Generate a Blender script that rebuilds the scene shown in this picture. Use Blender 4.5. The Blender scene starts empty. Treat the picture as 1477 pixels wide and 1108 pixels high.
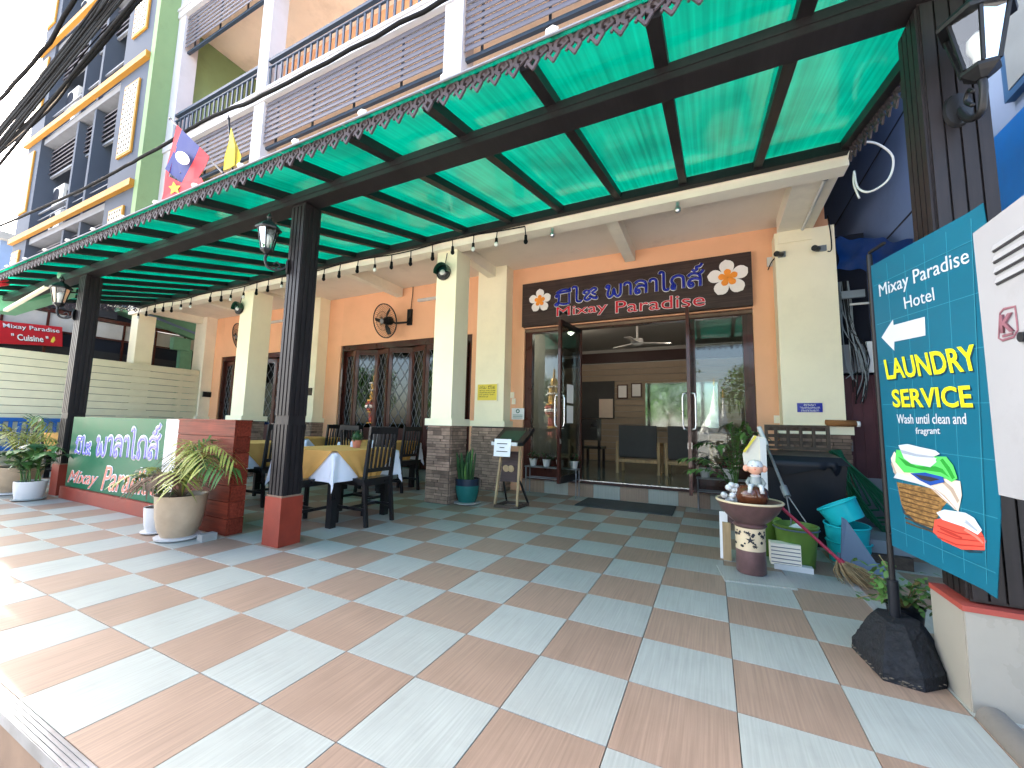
import bpy, bmesh, math, random
from mathutils import Vector, Matrix
random.seed(7)
scene = bpy.context.scene
COL = scene.collection
rad = math.radians
# ------------------------------------------------------------------ camera
CAM = Vector((1.5398, -1.4636, 1.0495)); YAW, PITCH, ROLL = -0.4569, 0.1042, 0.0229; FPX = 585.42
_F = Vector((math.sin(YAW)*math.cos(PITCH), math.cos(YAW)*math.cos(PITCH), math.sin(PITCH)))
_r = Vector((math.cos(YAW), -math.sin(YAW), 0)); _u = _r.cross(_F)
_R = _r*math.cos(ROLL)+_u*math.sin(ROLL); _U = -_r*math.sin(ROLL)+_u*math.cos(ROLL)
cam = bpy.data.cameras.new('camera'); cam.sensor_width = 36; cam.lens = FPX/1477*36; cam.clip_start = .02; cam.clip_end = 3000
co = bpy.data.objects.new('camera', cam); COL.objects.link(co); scene.camera = co
co.matrix_world = Matrix.Translation(CAM) @ Matrix((_R, _U, -_F)).transposed().to_4x4()
# ------------------------------------------------------------------ light
SUN_EL = rad(41); SD = Vector((-.981, .1957, 0)).normalized()
TO_SUN = Vector((SD.x*math.cos(SUN_EL), SD.y*math.cos(SUN_EL), math.sin(SUN_EL)))
world = bpy.data.worlds.new('World'); scene.world = world; world.use_nodes = True
nt = world.node_tree; nt.nodes.clear()
sky = nt.nodes.new('ShaderNodeTexSky'); sky.sky_type = 'NISHITA'; sky.sun_disc = False
sky.sun_elevation = SUN_EL; sky.sun_rotation = math.atan2(TO_SUN.x, TO_SUN.y); sky.air_density = 1.0; sky.dust_density = 3.5; sky.ozone_density = 1.0
bg = nt.nodes.new('ShaderNodeBackground'); bg.inputs['Strength'].default_value = .15
ow = nt.nodes.new('ShaderNodeOutputWorld'); nt.links.new(sky.outputs[0], bg.inputs[0]); nt.links.new(bg.outputs[0], ow.inputs[0])
sl = bpy.data.lights.new('sun', 'SUN'); sl.energy = 5.0; sl.angle = rad(.6); sl.color = (1, .95, .87)
so = bpy.data.objects.new('sun', sl); COL.objects.link(so); so.rotation_euler = TO_SUN.to_track_quat('Z', 'Y').to_euler()
vs = scene.view_settings; vs.view_transform = 'Standard'; vs.look = 'None'; vs.exposure = 3.05; vs.gamma = 1; vs.use_curve_mapping = False
scene.cycles.use_denoising = True
scene.cycles.max_bounces = 10; scene.cycles.transparent_max_bounces = 16; scene.cycles.sample_clamp_indirect = 6
scene.cycles.caustics_reflective = False; scene.cycles.caustics_refractive = False
# ------------------------------------------------------------------ helpers
def ray(x, y): return _F + _R*((x-738.5)/FPX) + _U*((554-y)/FPX)
def atX(x, y, v): d = ray(x, y); return CAM + d*((v-CAM.x)/d.x)
def atY(x, y, v): d = ray(x, y); return CAM + d*((v-CAM.y)/d.y)
def atZ(x, y, v=0): d = ray(x, y); return CAM + d*((v-CAM.z)/d.z)
def atP(x, y, p, n): d = ray(x, y); return CAM + d*((Vector(p)-CAM).dot(n)/d.dot(n))
MATS = {}
def M(name, col, rough=.55, metal=0, var=.12, vs_=4, bump=0, bs=60, st=(1, 1, 1), rnd=0, dirt=0, spec=.25, coat=0, trans=0, alpha=1, emit=0, grain=0, gst=(1, 1, 1), dscale=1.6):
    m = bpy.data.materials.new(name); m.use_nodes = True; MATS[name] = m
    t = m.node_tree; N, L = t.nodes, t.links; b = N['Principled BSDF']
    tc = N.new('ShaderNodeTexCoord'); mp = N.new('ShaderNodeMapping'); L.new(tc.outputs['Object'], mp.inputs[0]); mp.inputs['Scale'].default_value = st
    oi = N.new('ShaderNodeObjectInfo'); ad = N.new('ShaderNodeVectorMath'); ad.operation = 'ADD'
    cm = N.new('ShaderNodeCombineXYZ'); mu = N.new('ShaderNodeMath'); mu.operation = 'MULTIPLY'; mu.inputs[1].default_value = 37
    L.new(oi.outputs['Random'], mu.inputs[0]); L.new(mu.outputs[0], cm.inputs[0]); L.new(mu.outputs[0], cm.inputs[1])
    L.new(mp.outputs[0], ad.inputs[0]); L.new(cm.outputs[0], ad.inputs[1]); V = ad.outputs[0]
    no = N.new('ShaderNodeTexNoise'); no.inputs['Scale'].default_value = vs_; no.inputs['Detail'].default_value = 5; no.inputs['Roughness'].default_value = .6; L.new(V, no.inputs['Vector'])
    def mul(a_out, fac_out, lo, hi):
        mr = N.new('ShaderNodeMapRange'); mr.inputs[1].default_value = .3; mr.inputs[2].default_value = .7; mr.inputs[3].default_value = lo; mr.inputs[4].default_value = hi; L.new(fac_out, mr.inputs[0])
        mx = N.new('ShaderNodeVectorMath'); mx.operation = 'SCALE'; L.new(a_out, mx.inputs[0]); L.new(mr.outputs[0], mx.inputs['Scale']); return mx.outputs[0]
    rgb = N.new('ShaderNodeRGB'); rgb.outputs[0].default_value = (*col, 1); o = rgb.outputs[0]
    if var: o = mul(o, no.outputs[0], 1-var, 1+var)
    if rnd:
        mr = N.new('ShaderNodeMapRange'); mr.inputs[3].default_value = 1-rnd; mr.inputs[4].default_value = 1+rnd; L.new(oi.outputs['Random'], mr.inputs[0])
        mx = N.new('ShaderNodeVectorMath'); mx.operation = 'SCALE'; L.new(o, mx.inputs[0]); L.new(mr.outputs[0], mx.inputs['Scale']); o = mx.outputs[0]
    if grain:
        g = N.new('ShaderNodeTexNoise'); g.inputs['Scale'].default_value = 1; g.inputs['Detail'].default_value = 4
        gm = N.new('ShaderNodeMapping'); gm.inputs['Scale'].default_value = gst; L.new(V, gm.inputs[0]); L.new(gm.outputs[0], g.inputs['Vector']); o = mul(o, g.outputs[0], 1-grain, 1+grain*.6)
    if dirt:
        d = N.new('ShaderNodeTexNoise'); d.inputs['Scale'].default_value = dscale; d.inputs['Detail'].default_value = 8; d.inputs['Roughness'].default_value = .7; L.new(V, d.inputs['Vector'])
        mr = N.new('ShaderNodeMapRange'); mr.inputs[1].default_value = .52; mr.inputs[2].default_value = .75; mr.inputs[3].default_value = 0; mr.inputs[4].default_value = dirt; L.new(d.outputs[0], mr.inputs[0])
        mx = N.new('ShaderNodeMix'); mx.data_type = 'RGBA'; L.new(mr.outputs[0], mx.inputs['Factor']); L.new(o, mx.inputs['A']); mx.inputs['B'].default_value = (col[0]*.35+.02, col[1]*.33+.017, col[2]*.3+.012, 1); o = mx.outputs['Result']
    L.new(o, b.inputs['Base Color'])
    b.inputs['Metallic'].default_value = metal; b.inputs['Specular IOR Level'].default_value = spec
    mr = N.new('ShaderNodeMapRange'); mr.inputs[3].default_value = max(0, rough-.1); mr.inputs[4].default_value = min(1, rough+.1); L.new(no.outputs[0], mr.inputs[0]); L.new(mr.outputs[0], b.inputs['Roughness'])
    if coat: b.inputs['Coat Weight'].default_value = coat
    if trans: b.inputs['Transmission Weight'].default_value = trans
    if alpha < 1: b.inputs['Alpha'].default_value = alpha
    if emit: L.new(o, b.inputs['Emission Color']); b.inputs['Emission Strength'].default_value = emit
    if bump:
        bn = N.new('ShaderNodeTexNoise'); bn.inputs['Scale'].default_value = bs; bn.inputs['Detail'].default_value = 4; L.new(V, bn.inputs['Vector'])
        bp = N.new('ShaderNodeBump'); bp.inputs['Strength'].default_value = bump; bp.inputs['Distance'].default_value = .01; L.new(bn.outputs[0], bp.inputs['Height']); L.new(bp.outputs[0], b.inputs['Normal'])
    return m
def sheet_mat(name, tcol, thru, gl=.06, tw=.35, stripes=0):
    m = bpy.data.materials.new(name); m.use_nodes = True; MATS[name] = m; t = m.node_tree; N, L = t.nodes, t.links; N.clear()
    out = N.new('ShaderNodeOutputMaterial'); tr = N.new('ShaderNodeBsdfTranslucent'); tp = N.new('ShaderNodeBsdfTransparent'); g = N.new('ShaderNodeBsdfGlossy'); g.inputs['Roughness'].default_value = .12
    df = N.new('ShaderNodeBsdfDiffuse'); df.inputs[0].default_value = (*[c*.5 for c in tcol], 1)
    tc = N.new('ShaderNodeTexCoord'); n = N.new('ShaderNodeTexNoise'); n.inputs['Scale'].default_value = 1.7; n.inputs['Detail'].default_value = 6; L.new(tc.outputs['Object'], n.inputs['Vector'])
    mp = N.new('ShaderNodeMapping'); mp.inputs['Scale'].default_value = (38, .5, 1); L.new(tc.outputs['Object'], mp.inputs[0])
    s = N.new('ShaderNodeTexNoise'); s.inputs['Scale'].default_value = 1; s.inputs['Detail'].default_value = 3; L.new(mp.outputs[0], s.inputs['Vector'])
    a = N.new('ShaderNodeMath'); a.operation = 'ADD'; L.new(n.outputs[0], a.inputs[0]); L.new(s.outputs[0], a.inputs[1])
    mr = N.new('ShaderNodeMapRange'); mr.inputs[1].default_value = .7; mr.inputs[2].default_value = 1.35; mr.inputs[3].default_value = .6; mr.inputs[4].default_value = 1.4; L.new(a.outputs[0], mr.inputs[0])
    for node, c in ((tr, tcol), (tp, thru)):
        sc = N.new('ShaderNodeVectorMath'); sc.operation = 'SCALE'; sc.inputs[0].default_value = c; L.new(mr.outputs[0], sc.inputs['Scale']); L.new(sc.outputs[0], node.inputs[0])
    m0 = N.new('ShaderNodeMixShader'); m0.inputs[0].default_value = .18; L.new(tr.outputs[0], m0.inputs[1]); L.new(df.outputs[0], m0.inputs[2])
    m1 = N.new('ShaderNodeMixShader'); m1.inputs[0].default_value = tw; L.new(m0.outputs[0], m1.inputs[1]); L.new(tp.outputs[0], m1.inputs[2])
    m2 = N.new('ShaderNodeMixShader'); lw = N.new('ShaderNodeLayerWeight'); lw.inputs[0].default_value = .25
    ml = N.new('ShaderNodeMath'); ml.operation = 'MULTIPLY_ADD'; ml.inputs[1].default_value = .12; ml.inputs[2].default_value = gl; L.new(lw.outputs['Fresnel'], ml.inputs[0]); L.new(ml.outputs[0], m2.inputs[0])
    L.new(m1.outputs[0], m2.inputs[1]); L.new(g.outputs[0], m2.inputs[2]); L.new(m2.outputs[0], out.inputs[0]); return m
def glass_mat(name, tint=(.8, .86, .84), refl=.5, rough=.01):
    m = bpy.data.materials.new(name); m.use_nodes = True; MATS[name] = m; t = m.node_tree; N, L = t.nodes, t.links; N.clear()
    out = N.new('ShaderNodeOutputMaterial'); tp = N.new('ShaderNodeBsdfTransparent'); tp.inputs[0].default_value = (*tint, 1); g = N.new('ShaderNodeBsdfGlossy'); g.inputs['Roughness'].default_value = rough
    lw = N.new('ShaderNodeFresnel'); lw.inputs[0].default_value = 1.52; ml = N.new('ShaderNodeMath'); ml.operation = 'MULTIPLY_ADD'; ml.inputs[1].default_value = .75; ml.inputs[2].default_value = refl*.05
    L.new(lw.outputs[0], ml.inputs[0]); mx = N.new('ShaderNodeMixShader'); L.new(ml.outputs[0], mx.inputs[0]); L.new(tp.outputs[0], mx.inputs[1]); L.new(g.outputs[0], mx.inputs[2]); L.new(mx.outputs[0], out.inputs[0]); return m
class B:
    def __init__(s): s.bm = bmesh.new()
    def hexa(s, p):
        v = [s.bm.verts.new(q) for q in p]
        for f in ((3, 2, 1, 0), (4, 5, 6, 7), (0, 1, 5, 4), (1, 2, 6, 5), (2, 3, 7, 6), (3, 0, 4, 7)): s.bm.faces.new([v[i] for i in f])
        return s
    def box(s, x0, x1, y0, y1, z0, z1): return s.hexa([(x0, y0, z0), (x1, y0, z0), (x1, y1, z0), (x0, y1, z0), (x0, y0, z1), (x1, y0, z1), (x1, y1, z1), (x0, y1, z1)])
    def bar(s, p0, p1, w, h, up=(0, 0, 1)):
        p0, p1 = Vector(p0), Vector(p1); d = (p1-p0).normalized(); up = Vector(up)
        if abs(d.dot(up)) > .97: up = Vector((0, 1, 0))
        a = d.cross(up).normalized()*w/2; c = a.cross(d).normalized()*h/2
        return s.hexa([p0-a-c, p0+a-c, p1+a-c, p1-a-c, p0-a+c, p0+a+c, p1+a+c, p1-a+c])
    def quad(s, *p): s.bm.faces.new([s.bm.verts.new(q) for q in p]); return s
    def prism(s, pts, vec):
        vec = Vector(vec); a = [s.bm.verts.new(p) for p in pts]; b = [s.bm.verts.new(Vector(p)+vec) for p in pts]; n = len(pts)
        s.bm.faces.new(a[::-1]); s.bm.faces.new(b)
        for i in range(n): s.bm.faces.new([a[i], a[(i+1) % n], b[(i+1) % n], b[i]])
        return s
    def tube(s, path, r, n=8, flat=None, cap=True):
        P = [Vector(p) for p in path]; k = len(P); R = r if isinstance(r, (list, tuple)) else [r]*k
        rings = []; prev = None
        for i, p in enumerate(P):
            t = (P[min(i+1, k-1)]-P[max(i-1, 0)])
            t = t.normalized() if t.length > 1e-9 else Vector((0, 0, 1))
            if flat: c = Vector(flat[0]); a = t.cross(c); a = a.normalized() if a.length > 1e-6 else Vector((1, 0, 0)); ca = flat[1]
            else:
                if prev is None: a = t.cross(Vector((0, 0, 1)));  a = a if a.length > .05 else t.cross(Vector((0, 1, 0)))
                else: a = prev-t*prev.dot(t)
                a.normalize(); c = t.cross(a); ca = 1; prev = a
            rings.append([s.bm.verts.new(p+a*R[i]*math.cos(q*2*math.pi/n)+c*R[i]*ca*math.sin(q*2*math.pi/n)) for q in range(n)])
        for i in range(k-1):
            for q in range(n): s.bm.faces.new([rings[i][q], rings[i][(q+1) % n], rings[i+1][(q+1) % n], rings[i+1][q]])
        if cap: s.bm.faces.new(rings[0][::-1]); s.bm.faces.new(rings[-1])
        return s
    def cyl(s, p0, p1, r0, r1=None, n=16): return s.tube([p0, p1], [r0, r0 if r1 is None else r1], n)
    def lathe(s, prof, c=(0, 0, 0), n=24, sx=1, sy=1, jit=0):
        c = Vector(c); rings = []
        for r, z in prof: rings.append([s.bm.verts.new(c+Vector((math.cos(q*2*math.pi/n)*r*sx, math.sin(q*2*math.pi/n)*r*sy, z))) for q in range(n)])
        for i in range(len(prof)-1):
            for q in range(n): s.bm.faces.new([rings[i][q], rings[i][(q+1) % n], rings[i+1][(q+1) % n], rings[i+1][q]])
        s.bm.faces.new(rings[0][::-1]); s.bm.faces.new(rings[-1]); return s
    def ball(s, c, r, sub=2, sc=(1, 1, 1)):
        bmesh.ops.create_icosphere(s.bm, subdivisions=sub, radius=r, matrix=Matrix.Translation(c) @ Matrix.Diagonal((*sc, 1))); return s
    def bevel(s, w, seg=2):
        bmesh.ops.bevel(s.bm, geom=[e for e in s.bm.edges if len(e.link_faces) == 2 and e.calc_face_angle(0) > .6], offset=w, segments=seg, affect='EDGES', clamp_overlap=True); return s
    def xf(s, m): bmesh.ops.transform(s.bm, matrix=m, verts=s.bm.verts); return s
    def mesh(s, name, mat, smooth=False):
        me = bpy.data.meshes.new(name); bmesh.ops.recalc_face_normals(s.bm, faces=s.bm.faces); s.bm.to_mesh(me); s.bm.free()
        me.materials.append(MATS[mat] if isinstance(mat, str) else mat)
        if smooth:
            for p in me.polygons: p.use_smooth = True
            if smooth != 2: me.set_sharp_from_angle(angle=rad(40))
        return me
def link(name, me, parent=None):
    o = bpy.data.objects.new(name, me); COL.objects.link(o)
    if parent is not None: o.parent = parent; o.matrix_parent_inverse = ROOTM(parent).inverted()
    return o
def ROOTM(o):
    m = o.matrix_basis.copy()
    if o.parent: m = ROOTM(o.parent) @ o.matrix_parent_inverse @ m
    return m
def obj(name, b, mat, parent=None, smooth=False): return link(name, b.mesh(name, mat, smooth), parent)
def tag(o, label=None, cat=None, group=None, kind=None):
    for k, v in (('label', label), ('category', cat), ('group', group), ('kind', kind)):
        if v: o[k] = v
    return o
def thing(name, label, cat, loc=(0, 0, 0), group=None):
    o = bpy.data.objects.new(name, None); COL.objects.link(o); o.location = loc; o.empty_display_size = .1; return tag(o, label, cat, group)
def struct(name, b, mat, smooth=False): return tag(obj(name, b, mat, None, smooth), kind='structure')
def copy_tree(o, parent=None):
    c = o.copy(); COL.objects.link(c)
    if parent is not None: c.parent = parent
    for ch in list(o.children): copy_tree(ch, c)
    return c
def catmull(p, n=5):
    p = [Vector((*q, 0)) if len(q) == 2 else Vector(q) for q in p]; out = []
    for i in range(len(p)-1):
        a, b, c, d = p[max(i-1, 0)], p[i], p[i+1], p[min(i+2, len(p)-1)]
        for k in range(n):
            t = k/n; out.append(.5*((2*b)+(c-a)*t+(2*a-5*b+4*c-d)*t*t+(3*b-a-3*c+d)*t**3))
    return out+[p[-1]]
def text_mesh(s, off=0, shear=0, ext=.02, res=3, spacing=1):
    cu = bpy.data.curves.new('lettering', 'FONT'); cu.body = s; cu.size = 1; cu.offset = off; cu.shear = shear; cu.extrude = ext; cu.resolution_u = res; cu.space_character = spacing; cu.align_x = 'LEFT'
    o = bpy.data.objects.new('lettering', cu); COL.objects.link(o); bpy.context.view_layer.update()
    me = bpy.data.meshes.new_from_object(o.evaluated_get(bpy.context.evaluated_depsgraph_get())); bpy.data.objects.remove(o); bpy.data.curves.remove(cu); return me
def fit_text(s, p0, p1, p2, mat, parent, off=0, shear=0, thick=.004, lift=.002, spacing=1, name='lettering', ref=None):
    # p0 lower left, p1 lower right, p2 upper left of the lettering in the world
    me = text_mesh(s, off, shear, .02, 3, spacing); p0, p1, p2 = Vector(p0), Vector(p1), Vector(p2)
    base = text_mesh(s, 0, shear, .02, 2, spacing) if off else me
    xs = [v.co.x for v in base.vertices]; ys = [v.co.y for v in base.vertices]; x0, x1, y0, y1 = min(xs), max(xs), min(ys), max(ys)
    ex = (p1-p0)/(x1-x0); ey = (p2-p0)/(y1-y0); n = ex.cross(ey).normalized()
    for v in me.vertices:
        c = v.co; v.co = p0+ex*(c.x-x0)+ey*(c.y-y0)+n*(lift+(thick if c.z > 0 else 0))
    me.materials.clear(); me.materials.append(MATS[mat]); me.name = name
    return link(name, me, parent)
LAO = {'mo': (.95, [[(.18, .78), (.06, .86), (.12, .98), (.24, .95), (.25, .8), (.22, .35), (.2, .1), (.1, .02), (.04, .12), (.16, .2), (.5, .04), (.8, .02)], [(.8, 1), (.8, .0)]]),
 'ii': (0, [[(-.85, 1.14), (-.7, 1.32), (-.4, 1.38), (-.15, 1.25), (-.1, 1.14), (-.5, 1.14), (-.85, 1.14)], [(-.12, 1.45), (-.12, 1.15)]]),
 'ai': (.55, [[(.02, 1.3), (.08, 1.45), (.22, 1.38), (.25, 1.2), (.25, .25), (.32, .04), (.46, .02), (.5, .14)]]),
 'so': (.85, [[(.16, .6), (.06, .72), (.14, .86), (.3, .84), (.36, .66), (.2, .4), (.12, .16), (.26, .0), (.42, .14), (.36, .34), (.56, .1), (.74, .02), (.7, .2)], [(.36, .8), (.6, .98), (.72, .8), (.5, .6), (.7, .36)]]),
 'pho': (1.12, [[(.2, .76), (.08, .84), (.14, .97), (.26, .92), (.24, .7), (.16, .3), (.26, .03), (.46, .2), (.54, .66), (.62, .2), (.8, .02), (.94, .2), (.96, .6), (.96, 1.02)]]),
 'aa': (.6, [[(.06, .78), (.1, .95), (.28, 1.0), (.42, .86), (.44, .5), (.44, .0)]]),
 'lo': (.9, [[(.1, .82), (.3, 1.0), (.6, .94), (.74, .7), (.74, .0)], [(.74, .5), (.5, .62), (.24, .56), (.12, .3), (.2, .05), (.36, .1), (.32, .3), (.18, .28)]]),
 'do': (.92, [[(.3, .3), (.18, .34), (.14, .1), (.28, .02), (.3, .3), (.14, .6), (.24, .9), (.5, 1.0), (.74, .86), (.78, .5), (.78, 0)]]),
 'sso': (.95, [[(.1, .82), (.3, 1.0), (.6, .94), (.74, .7), (.74, .0)], [(.74, .5), (.5, .62), (.24, .56), (.12, .3), (.2, .05), (.36, .1), (.32, .3), (.18, .28)], [(.66, .9), (.84, 1.06), (.9, 1.2)]]),
 'kar': (0, [[(-.62, 1.3), (-.5, 1.2), (-.36, 1.28), (-.4, 1.44), (-.2, 1.5), (-.1, 1.68)], ])}
def lao(word, p0, p1, h, mat, parent, w=.1, flat=.4, lift=.004, up=None, name='lettering'):
    p0, p1 = Vector(p0), Vector(p1); tot = sum(LAO[c][0] if c != ' ' else .5 for c in word); ex = (p1-p0)/tot
    ey = Vector(up) if up is not None else Vector((0, 0, h)); n = ex.cross(ey).normalized(); b = B(); x = 0; k = ey.length
    for c in word:
        if c == ' ': x += .5; continue
        for st in LAO[c][1]:
            b.tube([p0+ex*(q.x+x)+ey*q.y+n*lift for q in catmull(st, 4)], w*k, 6, (n, flat))
        x += LAO[c][0]
    return obj(name, b, mat, parent, 2)
MIXAY = ['mo', 'ii', 'ai', 'so']; PARADISE = ['pho', 'aa', 'lo', 'aa', 'ai', 'do', 'sso', 'kar']
# ------------------------------------------------------------------ materials
M('tile_white', (.292, .304, .268), .42, var=.05, vs_=5, grain=.13, gst=(110, 3, 1), rnd=.05, dirt=.16, bump=.05, bs=25, spec=.45, dscale=6)
M('tile_brown', (.26, .175, .122), .45, var=.06, vs_=5, grain=.2, gst=(110, 2.5, 1), rnd=.06, dirt=.14, bump=.05, bs=25, spec=.42, dscale=6)
M('grout', (.08, .074, .068), .9, dirt=.4); M('concrete', (.28, .27, .25), .85, dirt=.6, bump=.3, bs=30); M('asphalt', (.42, .40, .37), .9, var=.2, bump=.3, bs=80)
M('peach', (.80, .43, .25), .7, var=.05, vs_=1.2, dirt=.1, bump=.08, bs=40); M('cream', (.88, .80, .58), .6, var=.04, vs_=1.5, dirt=.12, bump=.06, bs=30)
M('cream_pale', (.85, .78, .64), .65, var=.05, dirt=.2, bump=.06, bs=30); M('ceiling', (.80, .71, .60), .8, var=.06, vs_=1, dirt=.4, dscale=.9); M('white_paint', (.48, .47, .50), .5, var=.03, dirt=.18, dscale=1.2)
M('stone', (.25, .165, .12), .8, var=.3, vs_=9, rnd=.5, bump=.4, bs=60, dirt=.3, dscale=6)
M('stone_joint', (.05, .04, .035), .9)
M('black_metal', (.010, .010, .011), .42, var=.2, dirt=.1); M('post_wood', (.014, .011, .0115), .5, var=.25, grain=.35, gst=(40, 40, 1.2)); M('frieze', (.06, .045, .05), .6, var=.25, dirt=.3, dscale=7)
M('rafter', (.014, .012, .013), .5, var=.2, grain=.2, gst=(40, 1, 40)); M('red_paint', (.22, .033, .018), .5, var=.18, dirt=.3, dscale=5); M('red_wood', (.15, .027, .015), .45, var=.25, grain=.4, gst=(3, 60, 60), rnd=.22, spec=.1)
M('salmon', (.19, .125, .085), .8, var=.2)
sheet_mat('polycarbonate', (.0, .262, .14), (.0, .31, .17), .01, .22)
glass_mat('glass'); glass_mat('dark_glass', (.35, .38, .36), 1.0); glass_mat('lamp_glass', (.85, .87, .85), .6)
M('silver', (.62, .62, .62), .28, 1, var=.08); M('alu', (.20, .20, .205), .5, .4, var=.3, dirt=.5, dscale=6); M('mahogany', (.062, .016, .011), .3, var=.2, grain=.3, gst=(40, 40, 2), coat=.4)
M('sign_wood', (.05, .030, .026), .45, var=.2, grain=.35, gst=(2, 30, 60)); M('blue_letter', (.015, .025, .30), .25, coat=.3, var=0); M('red_letter', (.55, .012, .03), .3, coat=.3, var=0); M('white_letter', (.8, .79, .8), .4, var=0)
M('petal', (.8, .74, .70), .45, var=.05); M('petal_pink', (.80, .52, .50), .45, var=.05); M('petal_heart', (.85, .28, .04), .45, var=.1)
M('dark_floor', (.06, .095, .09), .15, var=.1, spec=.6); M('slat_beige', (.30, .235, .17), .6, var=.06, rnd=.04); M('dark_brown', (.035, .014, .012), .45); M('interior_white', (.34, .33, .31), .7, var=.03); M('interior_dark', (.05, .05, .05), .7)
M('mirror', (.42, .45, .44), .02, 1, var=0); M('black_wood', (.013, .012, .013), .3, var=.2, coat=.3); M('yellow_cloth', (.60, .32, .09), .85, var=.06, bump=.25, bs=180); M('white_cloth', (.70, .71, .78), .85, var=.03, bump=.2, bs=180); M('blue_cloth', (.02, .10, .34), .8)
M('terracotta', (.55, .20, .12), .7, var=.12, dirt=.3, dscale=9); M('leaf', (.07, .15, .035), .45, var=.35, vs_=9); M('leaf_dark', (.028, .075, .026), .4, var=.35, vs_=9); M('leaf_yellow', (.26, .26, .05), .5, var=.35, vs_=12); M('dead_leaf', (.16, .10, .06), .8, var=.3); M('stem', (.16, .13, .06), .7)
M('flower_red', (.18, .02, .05), .6, var=.3); M('flower_white', (.7, .66, .68), .6); M('beige_ceramic', (.36, .27, .18), .42, var=.16, vs_=6, dirt=.25, coat=.2, bump=.1, bs=20); M('white_ceramic', (.55, .53, .51), .4, var=.06, dirt=.15, coat=.1); M('soil', (.05, .035, .025), .95)
M('teal_pot', (.012, .11, .10), .25, coat=.4, var=.15); M('navy_pot', (.012, .022, .04), .25, coat=.4); M('green_sign', (.006, .095, .044), .32, var=.08, spec=.08); M('lilac_letter', (.17, .15, .55), .35, var=.25, vs_=14)
M('salmon_letter', (.62, .17, .12), .4, var=.2); M('yellow_board', (.76, .60, .075), .5, var=.03); M('paper', (.78, .78, .77), .6, var=.02); M('ink', (.03, .03, .035), .6, var=0); M('green_ink', (.03, .16, .10), .6, var=0)
M('brown_ceramic', (.12, .065, .062), .4, var=.25, vs_=8, coat=.25, dirt=.3, dscale=6); M('jar_brown', (.10, .03, .012), .18, var=.4, vs_=9, coat=.6); M('cream_ceramic', (.66, .52, .33), .45, var=.08, coat=.2); M('skin_ceramic', (.70, .36, .24), .35, var=.05, coat=.4); M('grey_ceramic', (.26, .28, .26), .4, coat=.3); M('white_gloss', (.60, .60, .58), .25, coat=.4, var=.03)
M('green_plastic', (.105, .19, .035), .4, var=.1, dirt=.2); M('cyan_plastic', (.012, .46, .49), .35, var=.05, dirt=.15); M('black_plastic', (.009, .011, .015), .35, var=.1); M('bluegrey_plastic', (.10, .14, .20), .5, var=.1); M('hose_green', (.012, .12, .06), .35); M('pole_red', (.30, .025, .05), .4); M('straw', (.20, .14, .07), .9, var=.4, vs_=30); M('wood_pale', (.40, .28, .15), .7, grain=.3, gst=(30, 30, 3)); M('old_wood', (.075, .055, .042), .8, var=.3, grain=.3, gst=(30, 30, 30)); M('brown_cloth', (.30, .13, .045), .9, var=.15)
M('rock_black', (.011, .012, .014), .8, var=.5, vs_=40, bump=1.0, bs=55); M('rock_chip', (.12, .10, .075), .9, var=.3)
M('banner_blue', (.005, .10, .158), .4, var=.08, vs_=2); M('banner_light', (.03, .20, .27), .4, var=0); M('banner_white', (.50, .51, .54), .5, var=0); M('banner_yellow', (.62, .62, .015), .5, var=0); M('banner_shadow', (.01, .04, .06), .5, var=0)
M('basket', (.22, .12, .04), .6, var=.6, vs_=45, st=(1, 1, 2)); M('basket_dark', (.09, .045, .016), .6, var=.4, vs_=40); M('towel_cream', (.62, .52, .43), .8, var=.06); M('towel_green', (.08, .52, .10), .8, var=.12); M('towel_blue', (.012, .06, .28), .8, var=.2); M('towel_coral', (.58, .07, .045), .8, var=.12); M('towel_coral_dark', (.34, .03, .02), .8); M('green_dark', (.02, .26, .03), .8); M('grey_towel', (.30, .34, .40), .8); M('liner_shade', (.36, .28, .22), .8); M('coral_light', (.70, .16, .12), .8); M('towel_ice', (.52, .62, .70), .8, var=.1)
M('cabinet_white', (.235, .247, .265), .4, var=.05, vs_=2.5, dirt=.3, dscale=2.6); M('logo_mauve', (.15, .065, .085), .6, var=.25, vs_=60); M('louver', (.085, .08, .097), .55, var=.06, rnd=.05); M('rail_blue', (.03, .045, .07), .45); M('green_wall', (.20, .29, .14), .75, var=.08, vs_=1, dirt=.3, dscale=2); M('grey_wall', (.06, .072, .096), .75, var=.07, vs_=.8, dirt=.15); M('yellow_trim', (.42, .20, .028), .6, var=.06, dirt=.2); M('grey_trim', (.19, .20, .225), .6); M('dark_void', (.012, .015, .025), .8); M('ac_white', (.62, .60, .56), .5, dirt=.2)
M('blue_wall', (.13, .19, .35), .8, var=.08, vs_=.7, dirt=.25); M('pale_blue_wall', (.17, .235, .36), .7, var=.05); M('blue_frame', (.02, .07, .16), .5); M('frost', (.17, .20, .22), .4, var=.1); M('blue_awning', (.004, .12, .42), .5); M('tarp_blue', (.006, .05, .26), .4, var=.2, bump=.3, bs=12); M('door_plum', (.085, .03, .035), .5, var=.15)
M('fence_cream', (.72, .66, .48), .6, var=.05, rnd=.03, dirt=.12); M('neigh_green', (.16, .34, .22), .6, var=.1, dirt=.2); M('neigh_dark', (.030, .030, .034), .6, var=.2); M('neigh_pane', (.46, .44, .40), .6, var=.1); M('red_sign', (.50, .02, .03), .4, var=.06)
M('flag_red', (.42, .018, .025), .7, var=.04); M('flag_blue', (.012, .022, .13), .7, var=.04); M('flag_yellow', (.50, .39, .03), .7, var=.05); M('cable', (.008, .008, .009), .7, spec=.1); M('cable_grey', (.025, .028, .032), .7, spec=.1); M('cable_white', (.7, .7, .68), .5); M('wood_pole', (.30, .24, .18), .8)
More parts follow.
